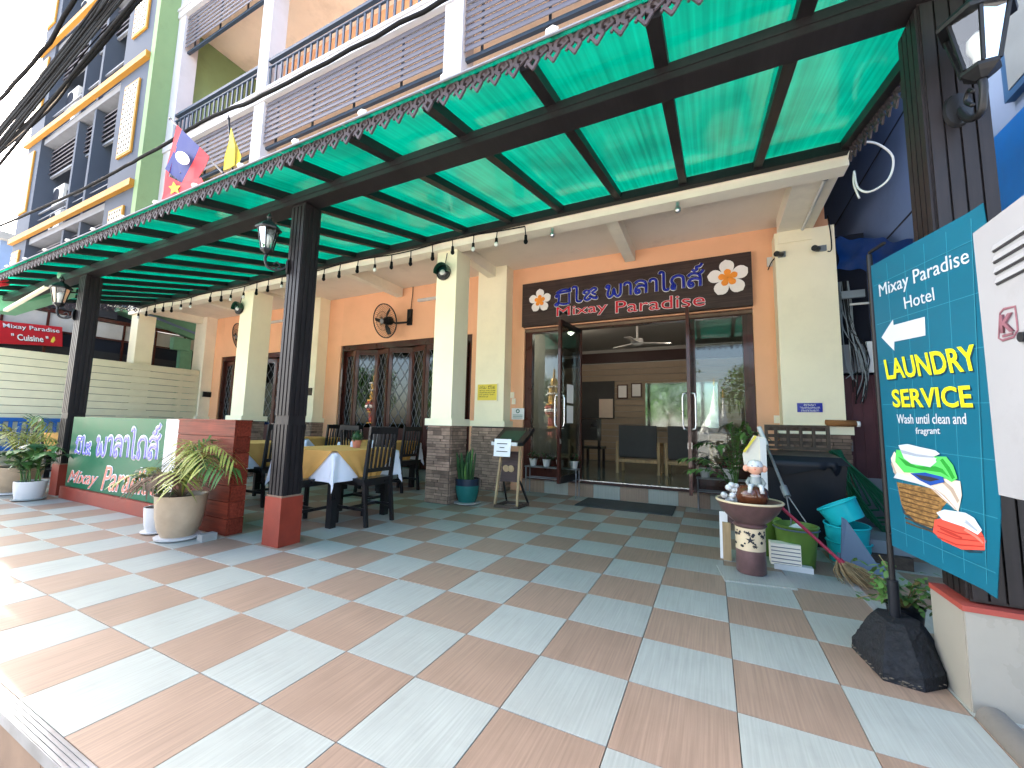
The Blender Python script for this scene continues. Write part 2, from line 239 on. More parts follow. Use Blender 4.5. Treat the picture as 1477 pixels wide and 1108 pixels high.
M('mat_grey', (.045, .05, .05), .95, bump=.5, bs=300, var=.15); M('orange_wood', (.62, .22, .03), .5, grain=.3, gst=(30, 30, 2)); M('teal_curtain', (.05, .24, .25), .7, grain=.4, gst=(30, 30, .5)); M('bulb', (.75, .74, .70), .12, var=0, coat=.5); M('downlight', (1, .93, .82), .5, var=0, emit=6); M('stupa_white', (.74, .72, .68), .7, dirt=.15); M('gold', (.62, .38, .10), .35, .6, var=.2)
M('bark', (.10, .075, .05), .9, var=.3, bump=.6, bs=30); M('trim_red', (.30, .055, .04), .6, dirt=.4, dscale=8); M('kerb', (.13, .12, .105), .8, dirt=.5, bump=.2, bs=30, dscale=8); M('plinth_tile', (.28, .262, .22), .3, var=.08, vs_=3, dirt=.2); M('pad_green', (.010, .05, .03), .3, coat=.4); M('grille', (.012, .011, .010), .4)
# ------------------------------------------------------------------ ground
TZ = -.36
struct('ground', B().quad((-900, -900, TZ), (900, -900, TZ), (900, 900, TZ), (-900, 900, TZ)), 'asphalt')
struct('pavement', B().box(-40, 40, -3.2, -.9, TZ, TZ+.1), 'concrete')
floor = struct('terrace_floor', B().box(-10.75, 2.40, -.80, 5.0, TZ, -.008).box(2.403, 3.6, 1.1, 6.5, TZ, -.009), 'grout')
# tiles: 0.4 m grid
T = .4; g = .0016
def tile_mesh(x1, y1, mat):
    b = B(); c = .0009; a = [(g, g), (x1-g, g), (x1-g, y1-g), (g, y1-g)]; t = [(g+c, g+c), (x1-g-c, g+c), (x1-g-c, y1-g-c), (g+c, y1-g-c)]
    v0 = [b.bm.verts.new((x, y, -.01)) for x, y in a]; v1 = [b.bm.verts.new((x, y, -c)) for x, y in a]; v2 = [b.bm.verts.new((x, y, 0)) for x, y in t]
    b.bm.faces.new(v2)
    for i in range(4):
        j = (i+1) % 4; b.bm.faces.new([v0[i], v0[j], v1[j], v1[i]]); b.bm.faces.new([v1[i], v1[j], v2[j], v2[i]])
    return b.mesh('floor_tile', mat)
shared = {}
cells = []
for i in range(-27, 9):
    for j in range(-2, 12):
        x0, y0 = i*T, j*T; x1, y1 = x0+T, y0+T
        if x1 < -10.7 or x0 > 3.5: continue
        if x0 > 2.41 and y0 < 1.1: continue
        cells.append((math.hypot(x0+.2-CAM.x, y0+.2-CAM.y) + (3 if x0 > 2.3 else 0) + (2 if x0 < -2.6 and y0 > 1.1 else 0), i, j))
cells.sort(); rest = {0: B(), 1: B()}
for n, (d, i, j) in enumerate(cells):
    k = (i+j) % 2
    sz = T
    if n < 300:
        if k not in shared: shared[k] = tile_mesh(T, T, ('tile_white', 'tile_brown')[k])
        o = link('floor_tile', shared[k], floor); o.location = (i*T, j*T, random.uniform(-.0006, .0006)); o.rotation_euler = (random.uniform(-.0012, .0012), random.uniform(-.0012, .0012), 0)
    else: rest[k].box(i*T+g, i*T+T-g, j*T+g, j*T+T-g, -.012, -.0005)
for k in (0, 1): tag(obj('floor_tiling', rest[k], ('tile_white', 'tile_brown')[k], floor), kind='stuff')
# front edge: grooved metal nosing and tiled riser
ns = thing('step_nosing', 'grooved worn aluminium strip along the terrace front edge', 'edge strip', (-2, -.8, 0))
b = B().box(-9, 2.41, -.855, -.803, -.035, .003)
for q in range(4): b.box(-9, 2.41, -.853+q*.0125, -.847+q*.0125, .002, .0065)
obj('strip', b, 'alu', ns)
b = B()
for q in range(-22, 6): b.box(q*T+.002, q*T+T-.002, -.845, -.802, TZ, -.037)
tag(obj('riser_tiling', b, 'salmon', ns), kind='stuff')
# right hand edge of the terrace
struct('kerb', B().tube([(2.455, -.85, .0), (2.455, .2, .0), (2.455, .80, .0)], [.05, .05, .05], 14).box(2.41, 2.9, -.85, .828, TZ, -.02), 'kerb', True)
tag(obj('drain_strip', B().box(2.385, 2.425, 1.1, 2.6, -.004, .004), 'concrete', floor))
# ------------------------------------------------------------------ hotel building
hotel = thing('hotel_building', 'peach hotel with cream pillars, green canopy and louvred white balconies above', 'building', (-4, 4.8, 0))
WY = 4.76
def wseg(x0, x1, z0, z1, mat='peach', nm='wall'): obj(nm, B().box(x0, x1, WY, WY+.2, z0, z1), mat, hotel)
for x0, x1 in ((-11.1, -10.2), (-6.9, -5.72), (-2.35, -1.30), (2.08, 2.95)): wseg(x0, x1, 0, 3.8)
for x0, x1 in ((-10.2, -6.9), (-5.72, -2.35), (-1.30, 2.08)): wseg(x0, x1, 2.72, 3.8)
for x0, x1 in ((-10.2, -6.9), (-5.72, -2.35)): wseg(x0, x1, 0, .2, 'concrete', 'door_sill')
# entrance step with tiled riser
obj('entrance_step', B().box(-1.30, 2.30, 4.775, 5.0, 0, .188), 'grout', hotel)
for q in range(9):
    x0 = -1.30+q*.4; obj('riser_tile', B().box(x0+.002, min(x0+.398, 2.3), 4.757, 4.774, .001, .186).bevel(.002, 1), ('tile_brown', 'tile_white')[q % 2], hotel)
    obj('step_tile', B().box(x0+.002, min(x0+.398, 2.3), 4.757, 4.90, .189, .197).bevel(.002, 1), ('tile_brown', 'tile_white')[q % 2], hotel)
# slab, edge beam and cross beams over the arcade
obj('ceiling_slab', B().box(-11.1, 2.75, 3.25, 4.765, 3.80, 4.1), 'ceiling', hotel)
obj('edge_beam', B().box(-11.1, 2.75, 3.06, 3.25, 3.535, 4.1).box(-11.1, 2.77, 3.03, 3.06, 3.62, 4.08), 'cream_pale', hotel)
for x in (-10.83, -8.5, -6.42, -4.1, -1.83, .48): obj('cross_beam', B().box(x-.075, x+.075, 3.252, 4.73, 3.62, 3.80).bevel(.006, 1), 'cream_pale', hotel)
obj('cross_beam', B().box(2.36, 2.74, 3.252, 4.5, 3.60, 3.798).bevel(.01, 1), 'cream_pale', hotel)
def cladding(x0, x1, y0, y1, z1, faces, parent):
    bs_ = [B() for _ in range(5)]; z = .005
    while z < z1-.02:
        h = min(random.choice((.034, .042, .05, .06)), z1-z)
        for f in faces:
            a0, a1 = (x0, x1) if f in 'fb' else (y0, y1); a = a0
            while a < a1-.01:
                w = random.uniform(.09, .24); e = min(a+w, a1)
                if a1-e < .05: e = a1
                p = random.uniform(.006, .022); b = random.choice(bs_)
                if f == 'f': b.box(a+.003, e-.003, y0-p, y0+.01, z+.003, z+h-.003)
                elif f == 'r': b.box(x1-.01, x1+p, a+.003, e-.003, z+.003, z+h-.003)
                elif f == 'l': b.box(x0-p, x0+.01, a+.003, e-.003, z+.003, z+h-.003)
                a = e
        z += h
    for b in bs_: tag(obj('stone_cladding', b, 'stone', parent), kind='stuff')
def pillar(x0, x1, y0, y1, faces, mat='cream', zt=3.535):
    p = obj('pillar', B().box(x0, x1, y0, y1, 0, zt).bevel(.008, 2), mat, hotel)
    e = .055
    obj('pillar_cap', B().box(x0-e, x1+e, y0-e, min(y1+e, WY), 1.04, 1.135).bevel(.006, 1), mat, p)
    b0 = .02; obj('pillar_base', B().box(x0-b0, x1+b0, y0-b0, min(y1+b0, WY), 0, 1.04), 'stone_joint', p)
    cladding(x0-b0, x1+b0, y0-b0, min(y1+b0, WY), 1.038, faces, p); return p
P1 = pillar(-1.975, -1.635, 3.14, 3.48, 'fr'); P2 = pillar(-6.68, -6.29, 3.14, 3.52, 'fr'); pillar(-11.1, -10.75, 3.14, 3.48, 'fr')
pillar(-2.10, -1.54, 4.5, WY-.002, 'frl', 'cream', 3.8); pillar(-6.65, -6.15, 4.5, WY-.002, 'fr', 'cream', 3.8); pillar(-11.08, -10.56, 4.5, WY-.002, 'fr', 'cream_pale', 3.8); pillar(2.33, 2.95, 4.5, WY-.002, 'frl', 'cream', 3.6)
obj('pillar_block', B().box(2.36, 2.72, 4.48, WY-.004, 3.45, 3.6).bevel(.01, 1), 'cream', hotel)
# upper storeys
obj('rear_mass', B().box(-10.05, 2.95, 4.9, 14, 3.805, 18), 'peach', hotel)
obj('side_wall', B().box(2.752, 2.95, 3.0, 4.9, 4.1, 18), 'white_paint', hotel)
obj('party_wall', B().box(-10.25, -10.05, 2.58, 9, 4.0, 18), 'green_wall', hotel)
for zf, zl in ((7.3, 6.42), (10.85, 9.97), (14.4, 13.5)):
    obj('balcony_slab', B().box(-10.04, 2.75, 3.1, 4.9, zf, zf+.24), 'ceiling', hotel)
    obj('balcony_band', B().box(-10.04, 2.75, 2.93, 3.1, zf+.02, zf+.25).box(-10.04, 2.75, 2.905, 2.93, zf+.19, zf+.25), 'white_paint', hotel)
BAYS = ((-9.72, -6.54), (-6.22, -1.89), (-1.57, 2.60))
for x0, x1 in ((-10.04, -9.72), (-6.54, -6.22), (-1.89, -1.57), (2.60, 2.75)):
    obj('column', B().box(x0, x1, 2.96, 3.28, 4.1, 18).bevel(.012, 1), 'white_paint', hotel)
for zf, zl in ((7.3, 6.42), (10.85, 9.97)):
    for bi, (x0, x1) in enumerate(BAYS):
        if zf > 8 and bi == 2: continue
        n = 8; dz = (zf-zl)/n; lv = obj('louvre_frame', B().box(x0, x1, 3.06, 3.12, zl-.06, zl-.005), 'rail_blue', hotel)
        k = 0
        while x0+.3+k*1.05 < x1:
            xx = x0+.25+k*1.05; obj('louvre_bracket', B().box(xx, xx+.035, 3.075, 3.10, zl, zf), 'rail_blue', lv); k += 1
        for q in range(n):
            z = zl+q*dz
            obj('louvre_blade', B().hexa([(x0+.03, 3.00, z+.008), (x1-.03, 3.00, z+.008), (x1-.03, 3.02, z+dz*.93), (x0+.03, 3.02, z+dz*.93), (x0+.03, 2.99, z+.016), (x1-.03, 2.99, z+.016), (x1-.03, 3.01, z+dz*.93+.01), (x0+.03, 3.01, z+dz*.93+.01)]), 'louver', lv)
    for bi, (x0, x1) in enumerate(BAYS):
        r = obj('balcony_railing', B().box(x0, x1, 2.97, 3.04, zf+.88, zf+.94).box(x0, x1, 2.985, 3.025, zf+.76, zf+.785).box(x0, x1, 2.98, 3.03, zf+.29, zf+.32), 'rail_blue', hotel)
        k = int((x1-x0)/.17); me = B().box(-.022, .022, -.012, .012, 0, .45).mesh('baluster', 'rail_blue')
        for q in range(k+1):
            o = link('baluster', me, r); o.location = (x0+.05+q*(x1-x0-.1)/k, 3.005, zf+.315)
# brackets, floodlights, conduits on the facade
# ------------------------------------------------------------------ canopy
CX0, CX1 = -10.5, 2.73
cz = lambda y: 3.15+.235*(y-.85)
canopy = thing('canopy', 'green translucent canopy on dark rafters with carved fretwork edge', 'canopy', (-3.9, .9, 0))
obj('front_beam', B().box(CX0, CX1, .835, .99, 3.05, 3.16).box(CX0, CX1, .83, .835, 3.052, 3.085).box(CX0, CX1, .83, .835, 3.10, 3.13), 'rafter', canopy)
obj('wall_plate', B().box(CX0, CX1, 2.95, 3.028, cz(2.98)-.035, cz(2.98)+.06), 'rafter', canopy)
xs = [CX1-.03-.684*k for k in range(20)]
for x in xs:
    if x < CX0: break
    w = .075 if x < 2.6 else .06
    obj('rafter', B().hexa([(x-w/2, .43, cz(.43)), (x+w/2, .43, cz(.43)), (x+w/2, 3.0, cz(3.0)), (x-w/2, 3.0, cz(3.0)), (x-w/2, .43, cz(.43)+.075), (x+w/2, .43, cz(.43)+.075), (x+w/2, 3.0, cz(3.0)+.075), (x-w/2, 3.0, cz(3.0)+.075)]).bevel(.006, 1), 'rafter', canopy)
for a, b_ in zip(xs, xs[1:]):
    if a < CX0+.3: break
    b0 = max(b_, CX0)
    bb = B(); n = 6
    for q in range(n):   # slight sag between supports
        y0 = .36+(3.02-.36)*q/n; y1 = .36+(3.02-.36)*(q+1)/n
        bb.quad((b0+.003, y0, cz(y0)+.079), (a-.003, y0, cz(y0)+.079), (a-.003, y1, cz(y1)+.079), (b0+.003, y1, cz(y1)+.079))
    bmesh.ops.remove_doubles(bb.bm, verts=bb.bm.verts, dist=1e-4)
    obj('roof_panel', bb, 'polycarbonate', canopy)
obj('fascia_board', B().box(CX0, CX1, .405, .428, 3.10, 3.135), 'frieze', canopy)
obj('roof_edge_strip', B().box(CX0, CX1, .352, .364, cz(.36)+.083, cz(.36)+.092), 'grey_trim', canopy)
x = 2.2
while x > CX0:
    obj('roof_clip', B().ball((x, .36, cz(.36)+.11), .026, 1, (1.6, 1, .7)), 'cream_pale', canopy, 2); x -= .684
P = .119
def stroke(b, pts, w, t, ax):
    for a, c in zip(pts, pts[1:]):
        a = Vector(a); c = Vector(c); d = (c-a).normalized()*w*.3
        if ax == 'x': b.bar((a.x-d.x, 0, a.y-d.y), (c.x+d.x, 0, c.y+d.y), t, w, (-(c-a).y or 1e-3, 0, (c-a).x))
    return b
fb = B()
fb.box(-P/2, P/2, -.007, .007, .0, .03)
arch = [(-.047, -.06), (-.044, -.022), (-.022, 0.004), (.022, .004), (.044, -.022), (.047, -.06)]
stroke(fb, arch, .017, .013, 'x'); stroke(fb, [(-.016, -.03), (.0, -.048), (.020, -.036), (.012, -.014)], .012, .012, 'x')
stroke(fb, [(-.047, -.05), (-.02, -.064), (.0, -.05)], .010, .011, 'x')
h = P/2; fb2 = [(h-.030, -.075), (h, -.045), (h+.030, -.075), (h, -.118), (h-.030, -.075)]; stroke(fb, fb2, .015, .013, 'x'); stroke(fb, [(h-.03, -.06), (h-.046, -.085)], .012, .012, 'x')
fme = fb.mesh('fretwork_piece', 'frieze'); x = CX1-P/2
while x > CX0:
    o = link('fretwork_piece', fme, canopy); o.matrix_parent_inverse = Matrix.Translation(-canopy.location); o.location = (x, .40, 3.125); x -= P
for X0 in (CX1+.008, CX0-.008):
    y = .46
    while y < 2.95:
        o = link('fretwork_piece', fme, canopy); o.location = (X0, y, cz(y)+.005); o.rotation_euler = (0, 0, rad(90)); y += P*1.03
    obj('side_fascia', B().hexa([(X0-.012, .42, cz(.42)+.02), (X0+.012, .42, cz(.42)+.02), (X0+.012, 3.0, cz(3)+.02), (X0-.012, 3.0, cz(3)+.02), (X0-.012, .42, cz(.42)+.10), (X0+.012, .42, cz(.42)+.10), (X0+.012, 3.0, cz(3)+.10), (X0-.012, 3.0, cz(3)+.10)]), 'rafter', canopy)
def post(x0, x1, y0, y1, zb, label):
    t = thing('canopy_post', label, 'post', ((x0+x1)/2, (y0+y1)/2, 0), 'dark fluted canopy posts')
    i = .008; b = B().box(x0+i, x1-i, y0+i, y1-i, zb, 3.045)
    obj('shaft', b, 'post_wood', t)
    for zz0, zz1 in ((zb+.01, 1.02), (1.1, 3.02)):
        for k in range(4):
            w = (x1-x0)/4; bx = x0+k*w; obj('flute', B().box(bx+.008, bx+w-.008, y0, y0+.014, zz0, zz1).bevel(.005, 1), 'post_wood', t)
            w = (y1-y0)/4; by = y0+k*w
            for xa, xb in ((x1-.014, x1), (x0, x0+.014)): obj('flute', B().box(xa, xb, by+.008, by+w-.008, zz0, zz1).bevel(.005, 1), 'post_wood', t)
    obj('base_block', B().box(x0-.012, x1+.012, y0-.012, y1+.012, 0, zb).bevel(.012, 2), 'red_paint', t)
    obj('base_edge', B().box(x0-.006, x1+.006, y0-.006, y1+.006, zb, zb+.014), 'salmon', t); return t
post(-1.92, -1.73, .84, 1.02, .405, 'dark fluted canopy post on red block nearest the dining tables')
post(-6.5, -6.29, .84, 1.03, .405, 'dark fluted canopy post on red block left of the green sign')
post(-10.9, -10.7, .84, 1.03, .405, 'dark fluted canopy post at the far left corner by the fence')
# right post stands on a tiled plinth
t = thing('canopy_post', 'large dark fluted canopy post beside the laundry banner', 'post', (2.54, .95, .38), 'dark fluted canopy posts')
obj('shaft', B().box(2.448, 2.648, .868, 1.06, .40, 3.045), 'post_wood', t)
for k in range(4):
    w = .20/4; obj('flute', B().box(2.448+k*w+.004, 2.448+k*w+w-.004, .857, .872, .41, 3.03).bevel(.004, 1), 'post_wood', t)
    obj('flute', B().box(2.438, 2.452, .868+k*.048+.005, .868+k*.048+.043, .41, 3.03).bevel(.004, 1), 'post_wood', t)
t = thing('post_plinth', 'low plinth clad in beige tiles with red painted top edge under the right post', 'plinth', (2.65, .95, 0))
obj('core', B().box(2.42, 3.3, .84, 1.10, TZ, .375), 'concrete', t)
obj('side_tile', B().box(2.41, 2.419, .834, 1.10, .0, .37).bevel(.002, 1), 'plinth_tile', t)
for k in range(3): obj('front_tile', B().box(2.412+k*.3, 2.708+k*.3, .826, .838, TZ+.02, .37).bevel(.002, 1), 'plinth_tile', t)
b = B()
for k in range(22): b.ball((2.42+random.uniform(0, .5), .835+random.uniform(-.004, .01), .375), random.uniform(.008, .02), 1, (1.6, .6, .5))
obj('top_edge', B().box(2.405, 3.3, .822, 1.10, .371, .392).bevel(.006, 2), 'trim_red', t); obj('paint_crust', b, 'trim_red', t)
# ------------------------------------------------------------------ entrance
ent = thing('entrance_frame', 'mahogany framed glass entrance with two sidelights', 'door frame', (.4, 4.85, .2))
FY0, FY1 = 4.80, 4.90
for x0, x1 in ((-1.297, -1.17), (-.40, -.325), (1.275, 1.36), (1.955, 2.077)): obj('jamb', B().box(x0, x1, FY0, FY1, .2, 2.64).bevel(.006, 1), 'mahogany', ent)
obj('head_rail', B().box(-1.297, 2.077, FY0-.005, FY1, 2.64, 2.718).bevel(.006, 1), 'mahogany', ent)
obj('track', B().box(-1.30, 2.08, FY0-.03, FY0-.008, 2.655, 2.70), 'salmon', ent)
for x0, x1 in ((-1.17, -.40), (1.36, 1.955)):
    obj('bottom_panel', B().box(x0, x1, FY0+.01, FY1-.01, .2, .56).bevel(.006, 1), 'mahogany', ent)
    obj('sidelight_pane', B().box(x0, x1, 4.85, 4.858, .56, 2.64), 'glass', ent)
obj('threshold', B().box(-.325, 1.275, FY0-.02, FY1, .198, .238), 'dark_brown', ent); obj('threshold_strip', B().box(-.32, 1.27, FY0-.015, FY0+.03, .239, .25), 'silver', ent)
def leaf(hx, sgn, ang, label):
    t = thing('glass_door', label, 'glass door', (hx, 4.83, .25), 'open entrance door leaves'); W = .78
    m = Matrix.Translation((hx, 4.83, 0)) @ Matrix.Rotation(ang, 4, 'Z')
    L_ = lambda x0, x1, y0, y1, z0, z1: B().box(*(sorted((x0*sgn, x1*sgn))), y0, y1, z0, z1).xf(m)
    obj('stile', L_(.0, .05, -.02, .02, .26, 2.63), 'mahogany', t); obj('stile', L_(W-.055, W, -.02, .02, .26, 2.63), 'mahogany', t)
    obj('top_rail', L_(.05, W-.055, -.02, .02, 2.56, 2.63), 'black_metal', t); obj('bottom_rail', L_(.05, W-.055, -.02, .02, .26, .35), 'black_metal', t)
    obj('pane', L_(.05, W-.055, -.004, .004, .35, 2.56), 'glass', t)
    for s in (-1, 1):
        hp = [(W-.03, s*.02, 1.06), (W-.03, s*.065, 1.07), (W-.03, s*.075, 1.12), (W-.03, s*.075, 1.46), (W-.03, s*.065, 1.51), (W-.03, s*.02, 1.52)]
        obj('handle', B().tube([m @ Vector((p[0]*sgn, p[1], p[2])) for p in hp], .0125, 10), 'silver', t, 2)
    obj('lock', L_(W-.045, W-.015, -.024, .024, .82, .90), 'silver', t)
    return t, L_
t, L_ = leaf(-.325, 1, rad(-97), 'left glass door leaf standing open with paper notices')
for z0, z1 in ((1.42, 1.7), (1.12, 1.38)): obj('notice', L_(.30, .52, .005, .007, z0, z1), 'paper', t)
leaf(1.275, -1, rad(91.5), 'right glass door leaf standing open with white handles')
# name board over the door
sg = thing('hotel_sign', 'dark wooden name board with blue and red lettering and frangipani flowers', 'sign', (.4, 4.7, 2.75))
SY = 4.66
obj('board', B().box(-1.31, 2.08, SY, 4.757, 2.735, 3.475).bevel(.004, 1), 'sign_wood', sg)
S = lambda x, y, dy=0: atY(x, y, SY-dy)
a, b2 = S(800, 442), S(864, 430); c, d = S(873, 430), S(1016, 412)
for mt, w, lf, fl in (('white_letter', .15, .001, .06), ('blue_letter', .105, .008, .3)):
    lao(MIXAY, a, b2, .19, mt, sg, w, fl, lf, up=(0, 0, .18)); lao(PARADISE, c, d, .2, mt, sg, w, fl, lf, up=(0, 0, .195))
for mt, off, lf in (('white_letter', .018, .001), ('red_letter', .0, .007)):
    fit_text('Mixay', S(803, 461), S(876, 453), S(803, 444), mt, sg, off, lift=lf); fit_text('Paradise', S(888, 452), S(1017, 441), S(888, 435), mt, sg, off, lift=lf)
def frangipani(cx, cz_, r, rot, parent):
    for k in range(5):
        a = rot+k*2*math.pi/5; b = B(); n = 9; pts = []
        for q in range(n+1):
            t_ = q/n; rr = r*t_; w = r*(.05, .10, .18, .255, .315, .355, .365, .335, .24, 0)[q]
            pts.append((rr, w))
        out = [Vector((p[0], 0, p[1]*.9)) for p in pts]+[Vector((p[0], 0, -p[1]*1.0)) for p in pts[::-1][1:-1]]
        out = [Vector((v.x*math.cos(a)-v.z*math.sin(a)+cx, SY-.004-.003*(k % 3), v.x*math.sin(a)+v.z*math.cos(a)+cz_)) for v in out]
        b.prism(out, (0, -.004, 0)); o = obj('petal', b, 'petal', parent)
        inner = [Vector(((v.x-cx)*.48+cx, SY-.016, (v.z-cz_)*.48+cz_)) for v in out]; obj('petal_heart', B().prism(inner, (0, -.002, 0)), 'petal_heart', o)
f1, f2 = S(779, 434), S(1050, 401); frangipani(f1.x, f1.z, .205, rad(92), sg); frangipani(f2.x, f2.z, .262, rad(96), sg)
# ------------------------------------------------------------------ lobby interior
lob = tag(obj('lobby_floor', B().box(-1.9, 2.94, 4.905, 9.2, .15, .236), 'dark_floor'), kind='structure')
struct('lobby_wall', B().box(-1.9, -1.8, 4.965, 9.2, .24, 3.4).box(2.84, 2.94, 4.965, 9.2, .24, 3.4).box(-1.8, 2.84, 9.02, 9.2, .24, 3.4), 'interior_white')
struct('lobby_ceiling', B().box(-1.9, 2.94, 4.965, 9.2, 3.1, 3.3), 'interior_white')
pan = thing('slat_panelling', 'beige horizontal slat panelling on the lobby back wall', 'panelling', (.6, 9.0, .25))
for k in range(16): obj('slat', B().box(-1.8, 2.84, 8.985, 9.02, .25+k*.155, .25+k*.155+.143), 'slat_beige', pan)
obj('dark_frieze', B().box(-1.8, 2.84, 8.93, 9.015, 2.75, 3.0), 'dark_brown', pan)
mr = thing('wall_mirror', 'large framed mirror on the lobby back wall reflecting green trees', 'mirror', (.7, 8.95, 1.1))
a, b2 = atY(931, 553, 8.95), atY(1005, 617, 8.95)
obj('mirror_frame', B().box(a.x-.06, 1.75, 8.93, 8.98, b2.z-.06, a.z+.06), 'slat_beige', mr); obj('mirror_glass', B().box(a.x, 1.69, 8.915, 8.928, b2.z, a.z), 'mirror', mr)
ps = thing('wall_screen', 'dark noticeboard on the lobby back wall left of the certificates', 'noticeboard', (-1, 8.95, 1.3)); a, b2 = atY(841, 551, 8.95), atY(886, 604, 8.95)
obj('panel', B().box(a.x-.3, b2.x, 8.93, 8.98, b2.z, a.z), 'interior_dark', ps); obj('poster', B().box(b2.x-.38, b2.x-.03, 8.92, 8.928, b2.z+.02, b2.z+.5), 'towel_cream', ps)
for k, (x, y) in enumerate(((898, 565), (918, 563))):
    p = atY(x, y, 8.96); t = thing('framed_certificate', ('framed certificate beside the lobby noticeboard', 'framed certificate beside the lobby mirror')[k], 'picture', (p.x, 8.96, p.z), 'lobby certificates')
    obj('frame', B().box(p.x-.13, p.x+.13, 8.95, 8.98, p.z-.18, p.z+.18), 'mahogany', t); obj('sheet', B().box(p.x-.1, p.x+.1, 8.94, 8.949, p.z-.15, p.z+.15), 'paper', t)
def armchair(x0, x1, label):
    y = 6.3; t = thing('lobby_chair', label, 'armchair', ((x0+x1)/2, y, .236), 'lobby armchairs seen from behind')
    for xa in (x0, x1-.05):
        obj('leg', B().box(xa, xa+.05, y, y+.06, .237, .82), 'wood_pale', t); obj('leg', B().box(xa, xa+.05, y+.55, y+.6, .237, .80), 'wood_pale', t); obj('armrest', B().box(xa, xa+.05, y+.06, y+.6, .76, .80), 'wood_pale', t)
    obj('backrest', B().box(x0+.055, x1-.055, y+.0, y+.08, .55, 1.12).bevel(.02, 2), 'interior_dark', t)
    obj('seat', B().box(x0+.055, x1-.055, y+.08, y+.6, .52, .66).bevel(.02, 2), 'interior_dark', t); obj('rail', B().box(x0+.05, x1-.05, y+.01, y+.05, .44, .5), 'wood_pale', t)
armchair(-.08, .70, 'dark lobby armchair on the left seen from behind'); armchair(.78, 1.55, 'dark lobby armchair on the right seen from behind')
t = thing('reception_chair', 'dark wooden carved chair deeper inside the lobby', 'chair', (-.75, 7.2, .236))
for xa in (-.95, -.6):
    for ya in (7.0, 7.4): obj('leg', B().box(xa, xa+.05, ya, ya+.05, .237, .62 if ya > 7.2 else 1.05), 'black_wood', t)
obj('seat', B().box(-.97, -.53, 7.0, 7.47, .62, .67), 'black_wood', t); obj('backrest', B().box(-.97, -.53, 6.98, 7.03, .8, 1.25).bevel(.02, 1), 'black_wood', t)
t = thing('ceiling_fan', 'white ceiling fan above the lobby', 'ceiling fan', (.35, 6.6, 3.1)); p = Vector((.28, 6.6, 2.72))
obj('rod', B().cyl((p.x, p.y, 3.1), (p.x, p.y, 2.8), .02), 'white_gloss', t); obj('motor', B().lathe([(.03, .1), (.11, .08), (.12, 0), (.05, -.05)], p), 'white_gloss', t, True)
for k in range(3):
    a = .4+k*2.094; d = Vector((math.cos(a), math.sin(a), 0)); obj('blade', B().bar(p+d*.1, p+d*.62, .13, .012), 'white_gloss', t)
for k, (x, y) in enumerate(((945, 502), (790, 512), (1071, 471))):
    p = atZ(x, y, 3.095) if k == 0 else Vector(((-.95, 6.3, 3.095), (1.75, 5.7, 3.095))[k-1])
    t = thing('downlight', ('lit downlight in the middle of the lobby ceiling', 'lit downlight behind the left sidelight', 'lit downlight behind the right sidelight')[k], 'downlight', p, 'lobby downlights')
    obj('rim', B().lathe([(.07, 0), (.075, -.012), (.05, -.012), (.05, 0)], p, 16), 'white_gloss', t); obj('lens', B().lathe([(.048, -.004), (.048, -.010)], p, 16), 'downlight', t)
    li = bpy.data.lights.new('downlight_lamp', 'POINT'); li.energy = 3.5; li.color = (1, .88, .72); li.shadow_soft_size = .06; lo = bpy.data.objects.new('downlight_lamp', li); COL.objects.link(lo); lo.location = (p.x, p.y, p.z-.12)
    lo.parent = t; lo.matrix_parent_inverse = Matrix.Translation(-p)
# ------------------------------------------------------------------ dining room behind the folding doors
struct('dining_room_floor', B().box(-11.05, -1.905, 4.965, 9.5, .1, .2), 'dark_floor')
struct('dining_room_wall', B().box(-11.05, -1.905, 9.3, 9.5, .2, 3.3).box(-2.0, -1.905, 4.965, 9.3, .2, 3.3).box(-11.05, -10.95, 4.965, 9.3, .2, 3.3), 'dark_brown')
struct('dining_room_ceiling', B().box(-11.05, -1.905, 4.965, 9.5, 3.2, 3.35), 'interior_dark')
a, b2 = atY(556, 536, 5.5), atY(582, 632, 5.5)
t = thing('orange_cabinet', 'orange wooden cupboard door behind the folding glass doors', 'cupboard', (-4.4, 5.6, .2)); obj('door', B().box(a.x-.45, b2.x+.02, 5.5, 5.55, .2, a.z).bevel(.01, 1), 'orange_wood', t); obj('carcass', B().box(a.x-.45, b2.x+.02, 5.56, 5.9, .2, a.z-.01), 'wood_pale', t)
a, b2 = atY(512, 547, 5.4), atY(530, 640, 5.4); b = B(); n = 14; x0, x1 = a.x-.1, b2.x+.22
for q in range(n):
    f = lambda k: (x0+(x1-x0)*k/n, 5.4+.03*math.sin(k*1.9))
    (xa, ya), (xb, yb) = f(q), f(q+1); b.hexa([(xa, ya, .25), (xb, yb, .25), (xb, yb+.01, .25), (xa, ya+.01, .25), (xa, ya, a.z), (xb, yb, a.z), (xb, yb+.01, a.z), (xa, ya+.01, a.z)])
tag(obj('curtain', b, 'teal_curtain', None, True), 'teal pleated curtain hanging behind the folding glass doors', 'curtain')
